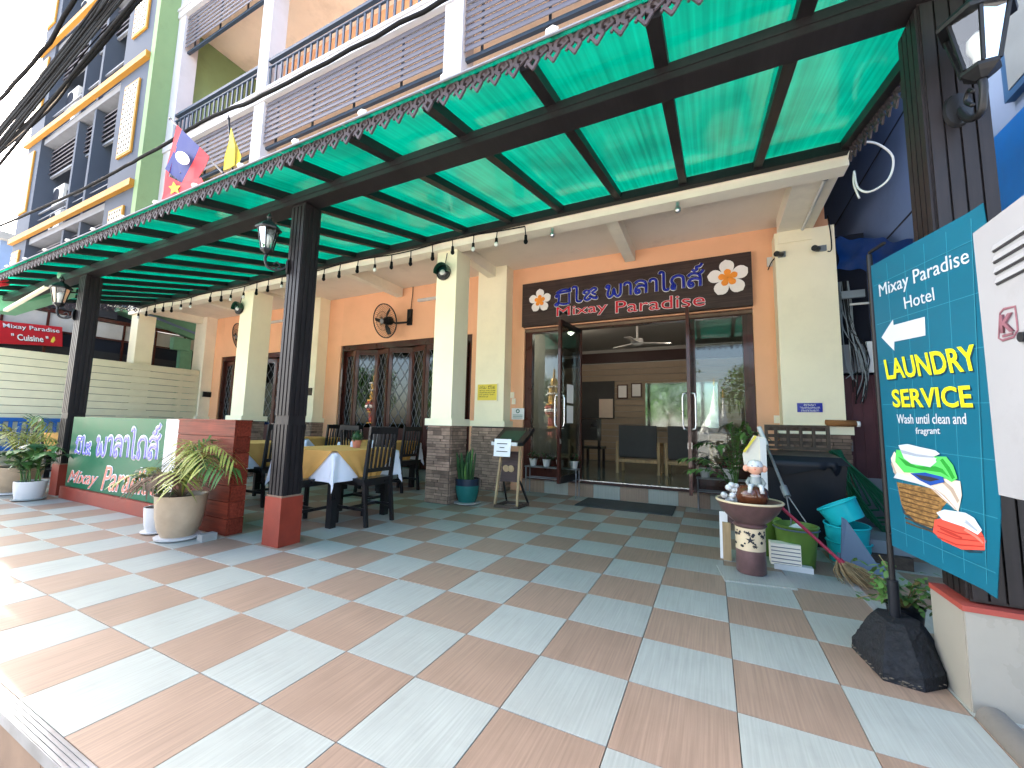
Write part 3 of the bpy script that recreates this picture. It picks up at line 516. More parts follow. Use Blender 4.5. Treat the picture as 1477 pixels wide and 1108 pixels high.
def fold_doors(xa, xb, n, label, sw):
    t = thing('folding_door', label, 'folding door', ((xa+xb)/2, 4.86, .2)); 
    obj('head', B().box(xa, xb, 4.78, 4.94, 2.6, 2.718), 'mahogany', t); obj('jamb', B().box(xa, xa+.05, 4.78, 4.94, .2, 2.6), 'mahogany', t); obj('jamb', B().box(xb-.05, xb, 4.78, 4.94, .2, 2.6), 'mahogany', t)
    w = (xb-xa-.1)/n
    for k in range(n):
        a = sw if k % 2 == 0 else -sw; W = w/math.cos(a); x0 = xa+.05+k*w; y0 = 4.88 if k % 2 == 0 else 4.88-w*math.tan(sw)
        m = Matrix.Translation((x0, y0, 0)) @ Matrix.Rotation(-a, 4, 'Z'); bx = lambda *c: B().box(*c).xf(m)
        p = obj('door_panel', bx(.003, .07, -.02, .02, .22, 2.58), 'mahogany', t)
        obj('stile', bx(W-.07, W-.003, -.02, .02, .22, 2.58), 'mahogany', p); obj('rail', bx(.07, W-.07, -.02, .02, 2.48, 2.58), 'mahogany', p); obj('rail', bx(.07, W-.07, -.02, .02, .88, .96), 'mahogany', p)
        obj('lower_panel', bx(.07, W-.07, -.012, .012, .22, .88), 'mahogany', p); obj('pane', bx(.07, W-.07, -.003, .003, .96, 2.48), 'dark_glass', p)
        b = B(); dw = (W-.14)/2; dh = 1.52/5
        for i in range(2):
            for q in range(5):
                x_, z_ = .07+i*dw, .96+q*dh
                b.bar((x_, -.014, z_), (x_+dw, -.014, z_+dh), .006, .008, (0, 1, 0)); b.bar((x_, -.0145, z_+dh), (x_+dw, -.0145, z_), .006, .008, (0, 1, 0))
        obj('lattice', b.xf(m), 'grey_trim', p)
fold_doors(-5.70, -2.37, 7, 'mahogany folding glass doors with diamond lattice behind the nearer tables', rad(20)); fold_doors(-10.18, -6.92, 6, 'mahogany folding glass doors with diamond lattice at the far end', rad(12))
# ------------------------------------------------------------------ wall fittings
def wall_fan(px, label, r=.33):
    c = atY(px[0], px[1], 4.42); t = thing('wall_fan', label, 'fan', c, 'black wall fans'); ax = Vector((-.12, -.96, -.25)).normalized()
    e1 = ax.cross(Vector((0, 0, 1))).normalized(); e2 = e1.cross(ax); pt = lambda a, rr, d: c+e1*math.cos(a)*rr+e2*math.sin(a)*rr+ax*d
    cg = obj('cage', B().tube([pt(k*math.pi/16, r, 0) for k in range(33)], .011, 6).tube([pt(k*math.pi/12, r*.55, .05) for k in range(25)], .004, 4), 'black_metal', t, 2)
    b = B()
    for k in range(44): a = k*2*math.pi/44; b.tube([pt(a, .05, .075), pt(a+.05, r*.6, .055), pt(a+.09, r, 0)], .0024, 4); b.tube([pt(a, .09, -.09), pt(a, r*.7, -.08), pt(a, r, 0)], .0024, 4)
    obj('cage_wires', b, 'grille', cg)
    for k in range(3):
        a = .25+k*2*math.pi/3; m_ = [pt(a-.1, .05, .0), pt(a-.28, r*.55, -.02), pt(a-.12, r*.88, -.02), pt(a+.12, r*.84, .012), pt(a+.2, r*.4, .02)]; obj('blade', B().prism(m_, ax*.008), 'black_metal', t)
    obj('motor', B().tube([c-ax*.17, c-ax*.15, c-ax*.03, c+ax*.02], [.05, .085, .085, .05], 16), 'black_metal', t, True); obj('hub', B().tube([c+ax*.07, c+ax*.085], [.055, .04], 16), 'alu', t, True)
    bk = Vector((c.x+.35, 4.73, c.z+.12)); obj('arm', B().tube([c-ax*.14, c-ax*.18+Vector((.1, 0, -.06)), bk+Vector((0, -.06, -.12)), bk], .022, 8), 'black_metal', t, True)
    obj('wall_bracket', B().box(bk.x-.05, bk.x+.05, 4.71, 4.758, bk.z-.16, bk.z+.16).bevel(.01, 1), 'black_metal', t); obj('flex', B().tube([bk+Vector((.02, 0, .1)), bk+Vector((.05, 0, .5)), bk+Vector((.05, 0, .62))], .008, 6), 'cable', t)
wall_fan((555, 463), 'black caged wall fan above the nearer folding doors'); wall_fan((345, 486), 'black caged wall fan half hidden behind the far pillar')
for k, (xa, ya, xb, yb) in enumerate(((603, 434, 642, 431), (387, 466, 408, 463))):
    a, b2 = atY(xa, ya, 4.72), atY(xb, yb, 4.72); x1 = b2.x+.3
    t = thing('tube_light', ('white tube light on the peach wall behind the nearer pillar', 'white tube light on the peach wall behind the far pillar')[k], 'tube light', a, 'wall tube lights')
    obj('batten', B().box(a.x, x1, 4.70, 4.757, a.z-.02, a.z+.03), 'white_gloss', t); obj('tube', B().cyl((a.x+.03, 4.68, a.z), (x1-.03, 4.68, a.z), .014, n=10), 'white_gloss', t, True)
for k, (x, y, yy) in enumerate(((640, 393, 3.14), (345, 445, 3.14))):
    c = atY(x, y, yy-.03); t = thing('bulkhead_lamp', ('round black bulkhead lamp on the near cream pillar', 'round black bulkhead lamp on the far cream pillar')[k], 'wall lamp', c, 'pillar bulkhead lamps')
    R_ = Matrix.Translation(c) @ Matrix.Rotation(rad(90), 4, 'X')
    obj('housing', B().lathe([(.10, -.028), (.115, -.01), (.115, .02), (.10, .03)], n=24).xf(R_), 'black_metal', t, True); obj('glass', B().lathe([(.085, .028), (.085, .04), (.05, .07), (.01, .078)], n=24).xf(R_), 'lamp_glass', t, True); obj('bulb', B().ball(c+Vector((0, -.02, -.01)), .045), 'bulb', t, 2)
    sh = B()
    for q in range(9): a0, a1 = rad(-10+q*200/9), rad(-10+(q+1)*200/9); sh.hexa([c+Vector((math.cos(a)*rr, yy_, math.sin(a)*rr)) for rr, yy_ in ((.118, -.09),) for a in (a0, a1)]+[c+Vector((math.cos(a)*.118, 0, math.sin(a)*.118)) for a in (a1, a0)]+[c+Vector((math.cos(a)*.108, -.09, math.sin(a)*.108)) for a in (a0, a1)]+[c+Vector((math.cos(a)*.108, 0, math.sin(a)*.108)) for a in (a1, a0)])
    obj('eyelid', sh, 'pad_green', t); obj('flex', B().tube([c+Vector((.02, 0, .11)), (c.x+.03, yy-.006, 3.5)], .006, 5), 'cable', t)
# festoon of bulbs along the edge beam
t = thing('festoon_lights', 'black festoon cable with hanging bulbs along the edge of the ceiling', 'string lights', (-5, 3.0, 3.6)); x = -10.4; prev = None; wire = []
while x < -.5:
    z = 3.60+.02*math.sin(x*3.1); wire.append(Vector((x, 3.005, z)))
    if random.random() < .97:
        d = random.uniform(-.02, .02); L = random.uniform(.15, .19)
        so_ = obj('socket', B().tube([(x, 3.005, z), (x+d, 3.0, z-L+.05)], .007, 5).tube([(x+d, 3.0, z-L+.06), (x+d, 3.0, z-L)], [.018, .022], 8), 'cable', t); obj('bulb', B().ball((x+d, 3.0, z-L-.025), .028, 2, (1, 1, 1.25)), 'bulb' if random.random() < .45 else 'cable', so_, 2)
    x += random.uniform(.34, .40)
obj('wire', B().tube(catmull(wire, 3), .009, 5), 'cable', t)
for k, (x, y) in enumerate(((977, 295), (795, 331))):
    c = atY(x, y, 3.05); t = thing('spot_lamp', ('small silver bulb lamp under the beam right of the entrance sign', 'small silver bulb lamp under the beam left of the entrance sign')[k], 'lamp', c, 'beam spot lamps'); zt = 3.535-.001
    obj('holder', B().cyl((c.x, 3.10, zt), (c.x, 3.10, zt-.05), .02), 'silver', t, True); obj('bulb', B().ball((c.x, 3.10, zt-.085), .035, 2, (1, 1, 1.2)), 'silver', t, 2)
# lanterns on the posts
def lantern(base, d, label, s=1.0, dz=0, k_=1.0):
    # base: point on the post, d: horizontal direction away from the post
    base = Vector(base); d = Vector(d).normalized()*k_; t = thing('post_lantern', label, 'lantern', base, 'black carriage lanterns'); c = base+d*.20*s+Vector((0, 0, .10*s+dz))
    q = d.to_track_quat('Z', 'Y').to_matrix().to_4x4()
    obj('back_plate', B().lathe([(.05*s, 0), (.045*s, .015*s), (.02*s, .022*s)], n=16, sx=1, sy=1.6).xf(Matrix.Translation(base) @ q), 'black_metal', t, True)
    pth = catmull([base+d*.01, base+d*.08*s+Vector((0, 0, -.05*s+dz*.4)), base+d*.17*s+Vector((0, 0, -.04*s+dz*.8)), base+d*.205*s+Vector((0, 0, .03*s+dz*.7)), c], 5); obj('arm', B().tube(pth, [.014*s]*len(pth), 8).tube(catmull([base+d*.12*s+Vector((0, 0, -.05*s)), base+d*.07*s+Vector((0, 0, .0)), base+d*.10*s+Vector((0, 0, .03*s)), base+d*.13*s+Vector((0, 0, .005*s))], 4), .008*s, 6), 'black_metal', t, 2)
    hexp = lambda r, z: [c+Vector((math.cos(k*math.pi/3+.26)*r*s, math.sin(k*math.pi/3+.26)*r*s, z*s)) for k in range(6)]
    obj('gallery', B().lathe([(.02*s, -.0), (.045*s, .02*s), (.06*s, .035*s), (.06*s, .05*s)], c, 6), 'black_metal', t)
    lo_, hi_ = hexp(.055, .05), hexp(.095, .26)
    for k in range(6):
        obj('bar', B().bar(lo_[k], hi_[k], .011*s, .011*s), 'black_metal', t); obj('pane', B().quad(lo_[k], lo_[(k+1) % 6], hi_[(k+1) % 6], hi_[k]), 'lamp_glass', t)
    rot = [(.118, .255), (.122, .27), (.10, .295), (.06, .33), (.025, .35), (.02, .375), (.028, .39), (.012, .42), (.004, .44)]
    obj('roof', B().lathe([(r*s, z*s) for r, z in rot], c, 6), 'black_metal', t); obj('bulb', B().lathe([(.018*s, .06*s), (.02*s, .1*s), (.036*s, .14*s), (.034*s, .18*s), (.01*s, .21*s)], c, 12), 'bulb', t, 2)
lb_ = atY(420, 384, .835); lantern((-1.90, .838, lb_.z), (-.62, -.78, 0), 'black glass lantern on the post by the dining tables', .88)
lantern((-6.47, .838, 2.47), (-.75, -.66, 0), 'black glass lantern on the leftmost visible post', 1.0)
lb_ = atY(1381, 160, .857); lantern((lb_.x, .857, lb_.z), (.06, -1, 0), 'large black glass lantern on the post at the upper right', 1.0, -.09, .8)
# ------------------------------------------------------------------ dining furniture
def make_table():
    a = .42; t = thing('dining_table', '', 'table', (0, 0, 0), 'dining tables on the terrace'); obj('top', B().box(-a+.01, a-.01, -a+.01, a-.01, .72, .752), 'black_wood', t)
    for sx in (-1, 1):
        for sy in (-1, 1): obj('leg', B().box(sx*.37-.035, sx*.37+.035, sy*.37-.035, sy*.37+.035, 0, .72).bevel(.004, 1), 'black_wood', t)
    return t
def cloth_meshes():
    a, h, zt = .425, .30, .757; c = a+h; n = 36; b = B(); G = []
    for i in range(n+1):
        row = []
        for j in range(n+1):
            u, v = -c+2*c*i/n, -c+2*c*j/n; su, sv = (1 if u >= 0 else -1), (1 if v >= 0 else -1); du, dv = max(0, abs(u)-a), max(0, abs(v)-a)
            x, y = min(abs(u), a), min(abs(v), a); z = zt
            if du and not dv: x = a+.02+.02*du/h+.012*math.sin(v*16)*du/h; z = zt-du
            elif dv and not du: y = a+.02+.02*dv/h+.012*math.sin(u*16)*dv/h; z = zt-dv
            elif du and dv:
                L = math.hypot(du, dv); th = math.atan2(dv, du); k = math.sin(2*th)   # 0 at the sides, 1 on the diagonal
                out = .03+.17*L*k*(.6+.4*math.cos(th*9)); x = a+out*math.cos(th)*.9+.02; y = a+out*math.sin(th)*.9+.02; z = zt-L*(1-.06*k)
            row.append(b.bm.verts.new((x*su, y*sv, z)))
        G.append(row)
    for i in range(n):
        for j in range(n): b.bm.faces.new([G[i][j], G[i+1][j], G[i+1][j+1], G[i][j+1]])
    w = b.mesh('tablecloth', 'white_cloth', 2)
    b = B(); zt += .006; b.quad((-a, -a, zt), (a, -a, zt), (a, a, zt), (-a, a, zt)); hh = .285
    for q in range(4):
        R_ = Matrix.Rotation(q*math.pi/2, 3, 'Z'); rows = []
        for k in range(9):
            d = hh*k/8; L = a-d*.98; rows.append([b.bm.verts.new(R_ @ Vector((-L+2*L*j/20, -(a+.032+.02*d/h+(.012*math.sin((-L+2*L*j/20)*16)+.012*math.sin(j*1.3+q))*d/h), zt-d*(1 if k else 0)))) for j in range(21)])
        for k in range(8):
            for j in range(20): b.bm.faces.new([rows[k][j], rows[k][j+1], rows[k+1][j+1], rows[k+1][j]])
        top = [b.bm.verts.new(R_ @ Vector((-a+2*a*j/20, -a, zt))) for j in range(21)]
        for j in range(20): b.bm.faces.new([top[j], top[j+1], rows[0][j+1], rows[0][j]])
    bmesh.ops.remove_doubles(b.bm, verts=b.bm.verts, dist=.0004)
    return w, b.mesh('table_topper', 'yellow_cloth', True)
def make_chair():
    t = thing('dining_chair', '', 'chair', (0, 0, 0), 'black slat-back dining chairs'); w = .19
    for s in (-1, 1):
        obj('leg', B().box(-.20, -.165, s*w-.018, s*w+.018, 0, .44), 'black_wood', t)
        obj('leg', B().hexa([(.22, s*w-.018, 0), (.255, s*w-.018, 0), (.255, s*w+.018, 0), (.22, s*w+.018, 0), (.165, s*w-.018, .45), (.20, s*w-.018, .45), (.20, s*w+.018, .45), (.165, s*w+.018, .45)]), 'black_wood', t)
        obj('back_post', B().hexa([(.165, s*w-.018, .45), (.20, s*w-.018, .45), (.20, s*w+.018, .45), (.165, s*w+.018, .45), (.225, s*w-.018, .99), (.25, s*w-.018, .99), (.25, s*w+.018, .99), (.225, s*w+.018, .99)]), 'black_wood', t)
        obj('stretcher', B().bar((-.18, s*w, .17), (.225, s*w, .17), .018, .03), 'black_wood', t)
    obj('stretcher', B().box(-.02, .0, -w, w, .155, .185), 'black_wood', t); obj('apron', B().box(-.19, .19, -w+.01, w-.01, .40, .44), 'black_wood', t)
    obj('seat', B().box(-.225, .20, -.215, .215, .44, .478).bevel(.012, 2), 'black_wood', t); obj('top_rail', B().bar((.236, -w-.017, .975), (.236, w+.017, .975), .028, .07), 'black_wood', t); obj('lower_rail', B().bar((.19, -w, .56), (.19, w, .56), .02, .04), 'black_wood', t)
    for k in range(5):
        y = -.125+k*.0625; obj('slat', B().bar((.19, y, .56), (.236, y, .95), .026, .012, (0, 1, 0)), 'black_wood', t)
    return t
tb0 = make_table(); ch0 = make_chair(); wm, ym = cloth_meshes(); first = {}
def put(proto, x, y, rz, label, key):
    o = proto if key not in first else copy_tree(proto); first[key] = 1; return o
TABLES = [(-2.28, 1.88, 'the post with a potted ball plant'), (-3.38, 3.68, 'the near stone pillar'), (-4.05, 1.95, 'the red end of the sign wall'), (-5.15, 3.75, 'the nearer folding doors'), (-8.3, 1.75, 'the blue bench at the far left')]
CH = {0: ((0, 'right of the gold topped table nearest the entrance'), (3, 'in front of the gold topped table nearest the post'), (1, 'behind the gold topped table nearest the entrance')), 1: ((0, 'right of the table beside the near stone pillar'), (3, 'in front of the table beside the near stone pillar'), (2, 'left of the table beside the near stone pillar')),
      2: ((0, 'right of the table behind the sign wall'), (1, 'behind the table at the end of the sign wall')), 3: ((0, 'right of the table by the folding doors'), (3, 'in front of the table by the folding doors'), (1, 'behind the table by the folding doors')), 4: ((0, 'right of the far left table by the blue bench'), (3, 'in front of the far left table by the blue bench'))}
TAB = []; CHR = []
for k, (x, y, w) in enumerate(TABLES):
    t = tb0 if k == 0 else copy_tree(tb0); TAB.append((t, x, y, w))
    for q, w2 in CH[k]: c = ch0 if not CHR else copy_tree(ch0); CHR.append((c, k, q, w2))
for t, x, y, w in TAB:
    t.location = (x, y, 0); t['label'] = 'black wooden dining table beside '+w
    o = link('tablecloth', wm); o.location = (x, y, 0); tag(o, 'white tablecloth hanging in points on the table beside '+w, 'tablecloth', 'white tablecloths')
    o = link('table_topper', ym); o.location = (x, y, 0); tag(o, 'gold cloth topper on the table beside '+w, 'tablecloth', 'gold table toppers')
for c, k, q, w2 in CHR:
    a = q*math.pi/2; x, y = TABLES[k][0], TABLES[k][1]; dst = .42; c.location = (x+math.cos(a)*dst, y+math.sin(a)*dst, 0); c.rotation_euler = (0, 0, a+random.uniform(-.04, .04)); c['label'] = 'black slat-back chair '+w2
def leaf_quad(b, p, d, L, w, up=(0, 0, 1), droop=.2, seg=2):
    p, d, up = Vector(p), Vector(d).normalized(), Vector(up); s = d.cross(up); s = s.normalized()*w/2 if s.length > 1e-3 else Vector((w/2, 0, 0))
    pr_ = [p-s*.4, p+s*.4]
    for k in range(1, seg+1):
        t_ = k/seg; q = p+d*L*t_-Vector((0, 0, 1))*droop*L*t_*t_; ww = s*(1 if k < seg else .06)*(1 if seg < 3 else math.sin(math.pi*min(.95, .25+t_*.7)))
        b.quad(pr_[0], pr_[1], q+ww, q-ww); pr_ = [q-ww, q+ww]
def frond(c, ang, L, rise, n, leafL, parent, mat, w=.018, dead=0, name='frond', bend=1.0):
    d = Vector((math.cos(ang), math.sin(ang), 0)); pts = [Vector(c)+d*L*t_*(.35+.65*t_)+Vector((0, 0, rise*(math.sin(t_*math.pi*.62*bend)))) for t_ in [k/10 for k in range(11)]]
    b = B().tube(pts, [.006*(1-.07*k) for k in range(11)], 5); side = d.cross(Vector((0, 0, 1)))
    for k in range(n):
        t_ = .22+.78*k/n; f = t_*10; i = min(9, int(f)); p = pts[i].lerp(pts[i+1], f-i); tg = (pts[i+1]-pts[i]).normalized()
        for s in (-1, 1): leaf_quad(b, p, tg*.7+side*s*.8+Vector((0, 0, random.uniform(-.25, .25))), leafL*(1-.5*abs(t_-.5))*random.uniform(.8, 1.1), w, (0, 0, 1), random.uniform(.25, .6), 3)
    return obj(name, b, mat, parent)
t = thing('table_plant', 'small round topiary in terracotta pot on the gold topped table', 'plant pot', (-2.16, 2.02, .764)); c = Vector((-2.16, 2.02, .764))
obj('pot', B().lathe([(.038, 0), (.05, .07), (.056, .072), (.056, .088), (.046, .088), (.044, .075)], c, 16), 'terracotta', t, True); b = B()
for k in range(420):
    u = Vector((random.gauss(0, 1), random.gauss(0, 1), random.gauss(0, 1))).normalized(); leaf_quad(b, c+Vector((0, 0, .125))+u*random.uniform(.04, .066), u+Vector((random.uniform(-1, 1), random.uniform(-1, 1), random.uniform(-1, 1)))*.7, .022, .009)
obj('foliage', b, 'leaf_dark', t); obj('core', B().ball(c+Vector((0, 0, .125)), .052, 2), 'leaf_dark', t, 2)
for k, (x, y) in enumerate(((-2.33, 2.12), (-2.05, 2.16))): tag(obj('napkin', B().lathe([(.03, 0), (.028, .05), (.008, .085)], (x, y, .764), 6), 'white_cloth'), ('folded white napkin left of the topiary', 'folded white napkin right of the topiary')[k], 'napkin', 'folded napkins')
t = thing('bench', 'blue bench with slatted back along the cream fence', 'bench', (-10.2, 2.3, 0))
obj('seat', B().box(-10.5, -9.95, .9, 4.0, .4, .47), 'blue_cloth', t); obj('back_rail', B().box(-10.52, -10.46, .9, 4.0, .93, 1.0), 'blue_cloth', t)
for k in range(26): obj('back_slat', B().box(-10.505, -10.475, .95+k*.118, 1.0+k*.118, .47, .93), 'blue_cloth', t)
for y in (.95, 2.4, 3.9):
    for x in (-10.45, -10.0): obj('leg', B().box(x-.03, x+.03, y-.03, y+.03, 0, .4), 'blue_cloth', t)
# ------------------------------------------------------------------ low sign wall
sw = thing('sign_wall', 'low green sign wall with white strip, red base and red boarded end', 'sign', (-4.2, .9, 0))
obj('red_end_core', B().box(-3.40, -2.45, .835, .96, 0, 1.035), 'red_wood', sw)
for k in range(7):
    z = k*.149; obj('board', B().box(-3.415, -2.44, .817, .834, z+.003, z+.146).bevel(.003, 1), 'red_wood', sw); obj('board', B().box(-2.449, -2.435, .836, .965, z+.003, z+.146).bevel(.003, 1), 'red_wood', sw)
obj('top_board', B().box(-3.42, -2.43, .81, .972, 1.036, 1.052).bevel(.003, 1), 'red_wood', sw)
obj('white_strip', B().box(-3.68, -3.42, .826, .95, .1, 1.045), 'white_ceramic', sw); obj('green_panel', B().box(-6.03, -3.682, .832, .95, .155, 1.045), 'green_sign', sw)
obj('base_board', B().box(-6.08, -3.42, .80, .97, 0, .15).bevel(.004, 1), 'red_paint', sw)
W = lambda x, y: atY(x, y, .832)
for mt, wd, lf, fl in (('white_letter', .15, .001, .06), ('lilac_letter', .085, .006, .12)):
    lao(MIXAY, W(108, 653), W(131, 656), .11, mt, sw, wd, fl, lf, up=(0, 0, .15)); lao(PARADISE, W(137, 657), W(229, 663), .2, mt, sw, wd, fl, lf, up=(0, 0, .225))
for mt, off, lf in (('white_letter', .014, .001), ('salmon_letter', -.004, .005)):
    fit_text('Mixay', W(97, 701), W(139, 706), W(101, 678), mt, sw, off, .35, lift=lf); fit_text('Paradise', W(146, 707), W(228, 716), W(150, 672), mt, sw, off, .35, lift=lf)
# ------------------------------------------------------------------ planters
def pot(c, prof, mat, t, n=28, soil=None):
    obj('pot', B().lathe(prof, c, n), mat, t, True)
    if soil: obj('soil', B().lathe([(soil[0], soil[1]-.01), (soil[0], soil[1])], c, 20), 'soil', t)
c = Vector((-2.72, .58, 0)); t = thing('palm_planter', 'large beige ceramic pot with a drooping yellowing palm', 'plant pot', c)
obj('saucer', B().lathe([(.14, .0), (.165, .012), (.17, .028), (.14, .03)], c, 28), 'white_ceramic', t, True)
pot(c, [(r*.82, z) for r, z in ((.15, .03), (.19, .10), (.215, .2), (.225, .30), (.232, .37), (.236, .385), (.22, .385), (.212, .36), (.20, .34))], 'beige_ceramic', t, soil=(.17, .345))
for k, (a, L, r, m) in enumerate(((-.15, .48, .42, 'leaf_yellow'), (.35, .50, .46, 'leaf_yellow'), (.9, .42, .36, 'leaf'), (-.5, .44, .26, 'leaf_yellow'), (3.0, .40, .30, 'leaf'), (2.4, .42, .46, 'leaf_yellow'), (-1.3, .36, .22, 'dead_leaf'), (4.2, .32, .2, 'dead_leaf'), (1.6, .4, .5, 'leaf'), (-.3, .3, .5, 'leaf_yellow'), (.1, .55, .34, 'leaf'), (2.8, .5, .4, 'leaf_yellow'))): frond(c+Vector((0, 0, .36)), a, L, r, 17, .25, t, m, .02, bend=1.25)
b = B()
for k in range(26):
    a = random.uniform(0, 6.28); b.tube([c+Vector((0, 0, .34)), c+Vector((math.cos(a)*.1, math.sin(a)*.1, .34+random.uniform(.08, .26))), c+Vector((math.cos(a)*.2, math.sin(a)*.2, .34+random.uniform(.02, .3)))], .0025, 4)
obj('dry_stems', b, 'dead_leaf', t)
c = Vector((-3.10, .60, 0)); t = thing('fern_planter', 'small white pot with dark leafy plant left of the beige pot', 'plant pot', c)
obj('saucer', B().lathe([(.10, 0), (.13, .012), (.13, .02), (.1, .022)], c, 24), 'white_ceramic', t, True); pot(c, [(.095, .022), (.11, .08), (.118, .17), (.122, .235), (.11, .235), (.106, .22)], 'white_ceramic', t, soil=(.105, .222))
for k in range(11): frond(c+Vector((0, 0, .22)), random.uniform(0, 6.28), random.uniform(.12, .3), random.uniform(.18, .4), 9, .10, t, random.choice(('leaf_dark', 'leaf', 'leaf_dark', 'leaf_yellow')), .03)
for a in (3.4, 2.9, 3.9): frond(c+Vector((0, 0, .2)), a, .4, .34, 12, .13, t, 'leaf_yellow', .015, bend=1.25)
c = Vector((-6.15, .56, 0)); t = thing('leafy_planter', 'white oval pot with bushy green plant at the far left', 'plant pot', c)
obj('saucer', B().lathe([(.12, 0), (.15, .012), (.15, .024), (.12, .026)], c, 24), 'grey_ceramic', t, True); pot(c, [(.12, .026), (.135, .1), (.142, .18), (.145, .235), (.132, .235), (.128, .22)], 'white_ceramic', t, soil=(.128, .222))
for k in range(20): frond(c+Vector((random.uniform(-.08, .08), random.uniform(-.08, .08), .22)), random.uniform(0, 6.28), random.uniform(.12, .42), random.uniform(.25, .52), 9, .15, t, random.choice(('leaf_dark', 'leaf', 'leaf')), .05)
c = Vector((-6.95, .62, 0)); t = thing('palm_planter', 'beige pot with yellow green palm cut by the left edge', 'plant pot', c)
obj('saucer', B().lathe([(.2, 0), (.23, .012), (.23, .028), (.2, .03)], c, 24), 'white_ceramic', t, True); pot(c, [(.17, .03), (.22, .12), (.25, .25), (.26, .36), (.24, .36), (.235, .34)], 'beige_ceramic', t, soil=(.235, .34))
for k in range(12): frond(c+Vector((0, 0, .35)), random.uniform(-1.6, 1.6), random.uniform(.35, .75), random.uniform(.35, .75), 16, .24, t, random.choice(('leaf_yellow', 'leaf', 'leaf_yellow')), .018, bend=1.2)
tag(obj('brick_block', B().box(-2.50, -2.42, .62, .74, 0, .055).bevel(.004, 1), 'concrete'), 'small grey block on the tiles behind the beige pot', 'block')
# snake plant in teal pot
c = Vector((-1.45, 3.32, 0)); t = thing('snake_plant', 'teal glazed pot of upright succulent stalks at the near pillar', 'plant pot', c)
obj('saucer', B().lathe([(.12, 0), (.175, .015), (.175, .028), (.12, .03)], c, 24), 'concrete', t, True); pot(c, [(.115, .03), (.14, .08), (.158, .16), (.165, .25)], 'teal_pot', t); obj('rim', B().lathe([(.165, .25), (.168, .34), (.155, .34), (.15, .31)], c, 28), 'navy_pot', t, True); obj('soil', B().lathe([(.15, .30), (.15, .315)], c, 20), 'soil', t)
for k in range(26):
    a = random.uniform(0, 6.28); r = random.uniform(.02, .13); h = random.uniform(.22, .42)*(1.5 if k % 7 == 0 else 1); p0 = c+Vector((math.cos(a)*r, math.sin(a)*r, .31)); p1 = p0+Vector((math.cos(a)*r*.5, math.sin(a)*r*.5, h)); md = p0.lerp(p1, .5)+Vector((random.uniform(-.01, .01), 0, 0))
    obj('stalk', B().tube([p0, md, p0.lerp(p1, .9), p1], [.014, .016, .012, .002], 6), random.choice(('leaf', 'leaf_dark', 'leaf_dark')), t, True)
# menu easel
t = thing('menu_stand', 'dark wooden menu stand with paper notice before the step', 'menu stand', (-.86, 3.5, 0)); b4 = [(-1.02, 3.32), (-.72, 3.36), (-.70, 3.66), (-1.0, 3.62)]
obj('foot_frame', B().bar((*b4[0], .02), (*b4[1], .02), .035, .035).bar((*b4[1], .02), (*b4[2], .02), .035, .035).bar((*b4[2], .02), (*b4[3], .02), .035, .035).bar((*b4[3], .02), (*b4[0], .02), .035, .035), 'old_wood', t)
for k in (0, 1): obj('leg', B().bar((*b4[k], .035), (b4[k][0]+(.03 if k == 0 else -.005), 3.44, .86), .028, .028), 'wood_pale', t)
for k in (2, 3): obj('rear_leg', B().bar((*b4[k], .035), (b4[k][0]+(.03 if k == 3 else -.03), 3.45, .34), .02, .02), 'black_wood', t)
obj('panel', B().hexa([(-.98, 3.375, .33), (-.745, 3.395, .33), (-.745, 3.412, .33), (-.98, 3.392, .33), (-.96, 3.42, .72), (-.755, 3.44, .72), (-.755, 3.457, .72), (-.96, 3.437, .72)]), 'sign_wood', t)
for k in (-1, 1): obj('emblem', B().lathe([(.045, 0), (.045, .008)], n=20).xf(Matrix.Translation((-.868+k*.035, 3.391+k*.003, .50)) @ Matrix.Rotation(rad(98), 4, 'X')), 'wood_pale', t)
T0, T1, T2, T3 = Vector((-1.06, 3.30, .80)), Vector((-.64, 3.34, .80)), Vector((-.60, 3.62, 1.0)), Vector((-1.02, 3.58, 1.0)); nn = (T1-T0).cross(T3-T0).normalized()
obj('menu_case', B().prism([T0, T1, T2, T3], nn*.05), 'black_wood', t); e = lambda u, v: T0+(T1-T0)*u+(T3-T0)*v+nn*.052
obj('menu_sheet', B().prism([e(.14, .14), (e(.82, .14)), e(.82, .75), e(.14, .75)], nn*.003), 'pad_green', t); obj('ledge', B().box(-1.07, -.70, 3.27, 3.30, .80, .845), 'white_gloss', t)
pp = obj('notice', B().hexa([(-1.03, 3.262, .66), (-.79, 3.262, .66), (-.79, 3.265, .66), (-1.03, 3.265, .66), (-1.02, 3.266, .885), (-.78, 3.266, .885), (-.78, 3.269, .885), (-1.02, 3.269, .885)]), 'paper', t)
for k, w_ in enumerate((.15, .07, .16)): obj('print_line', B().box(-.905-w_/2, -.905+w_/2, 3.257, 3.259, .82-k*.05, .83-k*.05), 'ink', pp)
# notices on the pillar
p = atY(703, 566, 4.49); t = thing('yellow_notice', 'yellow notice board with dark writing on the cream pilaster', 'notice', p); w, h = .185, .135
obj('board', B().box(p.x-w, p.x+w, 4.478, 4.497, p.z-h, p.z+h).bevel(.004, 1), 'yellow_board', t); obj('frame', B().box(p.x-w-.012, p.x+w+.012, 4.483, 4.499, p.z-h-.012, p.z+h+.012), 'cream', t)
lao(['do', 'ai', 'mo', ' ']+MIXAY, (p.x-.15, 4.476, p.z+.06), (p.x+.15, 4.476, p.z+.06), .035, 'ink', t, .07, .3, .001, up=(0, 0, .035))
for k in range(4): lao([random.choice(('mo', 'so', 'aa', 'lo', 'do', 'pho', ' ')) for _ in range(16 if k < 3 else 9)], (p.x-.16, 4.476, p.z+.02-k*.034), (p.x+(.16, .15, .14, .02)[k], 4.476, p.z+.02-k*.034), .016, 'ink', t, .08, .3, .001, up=(0, 0, .016))
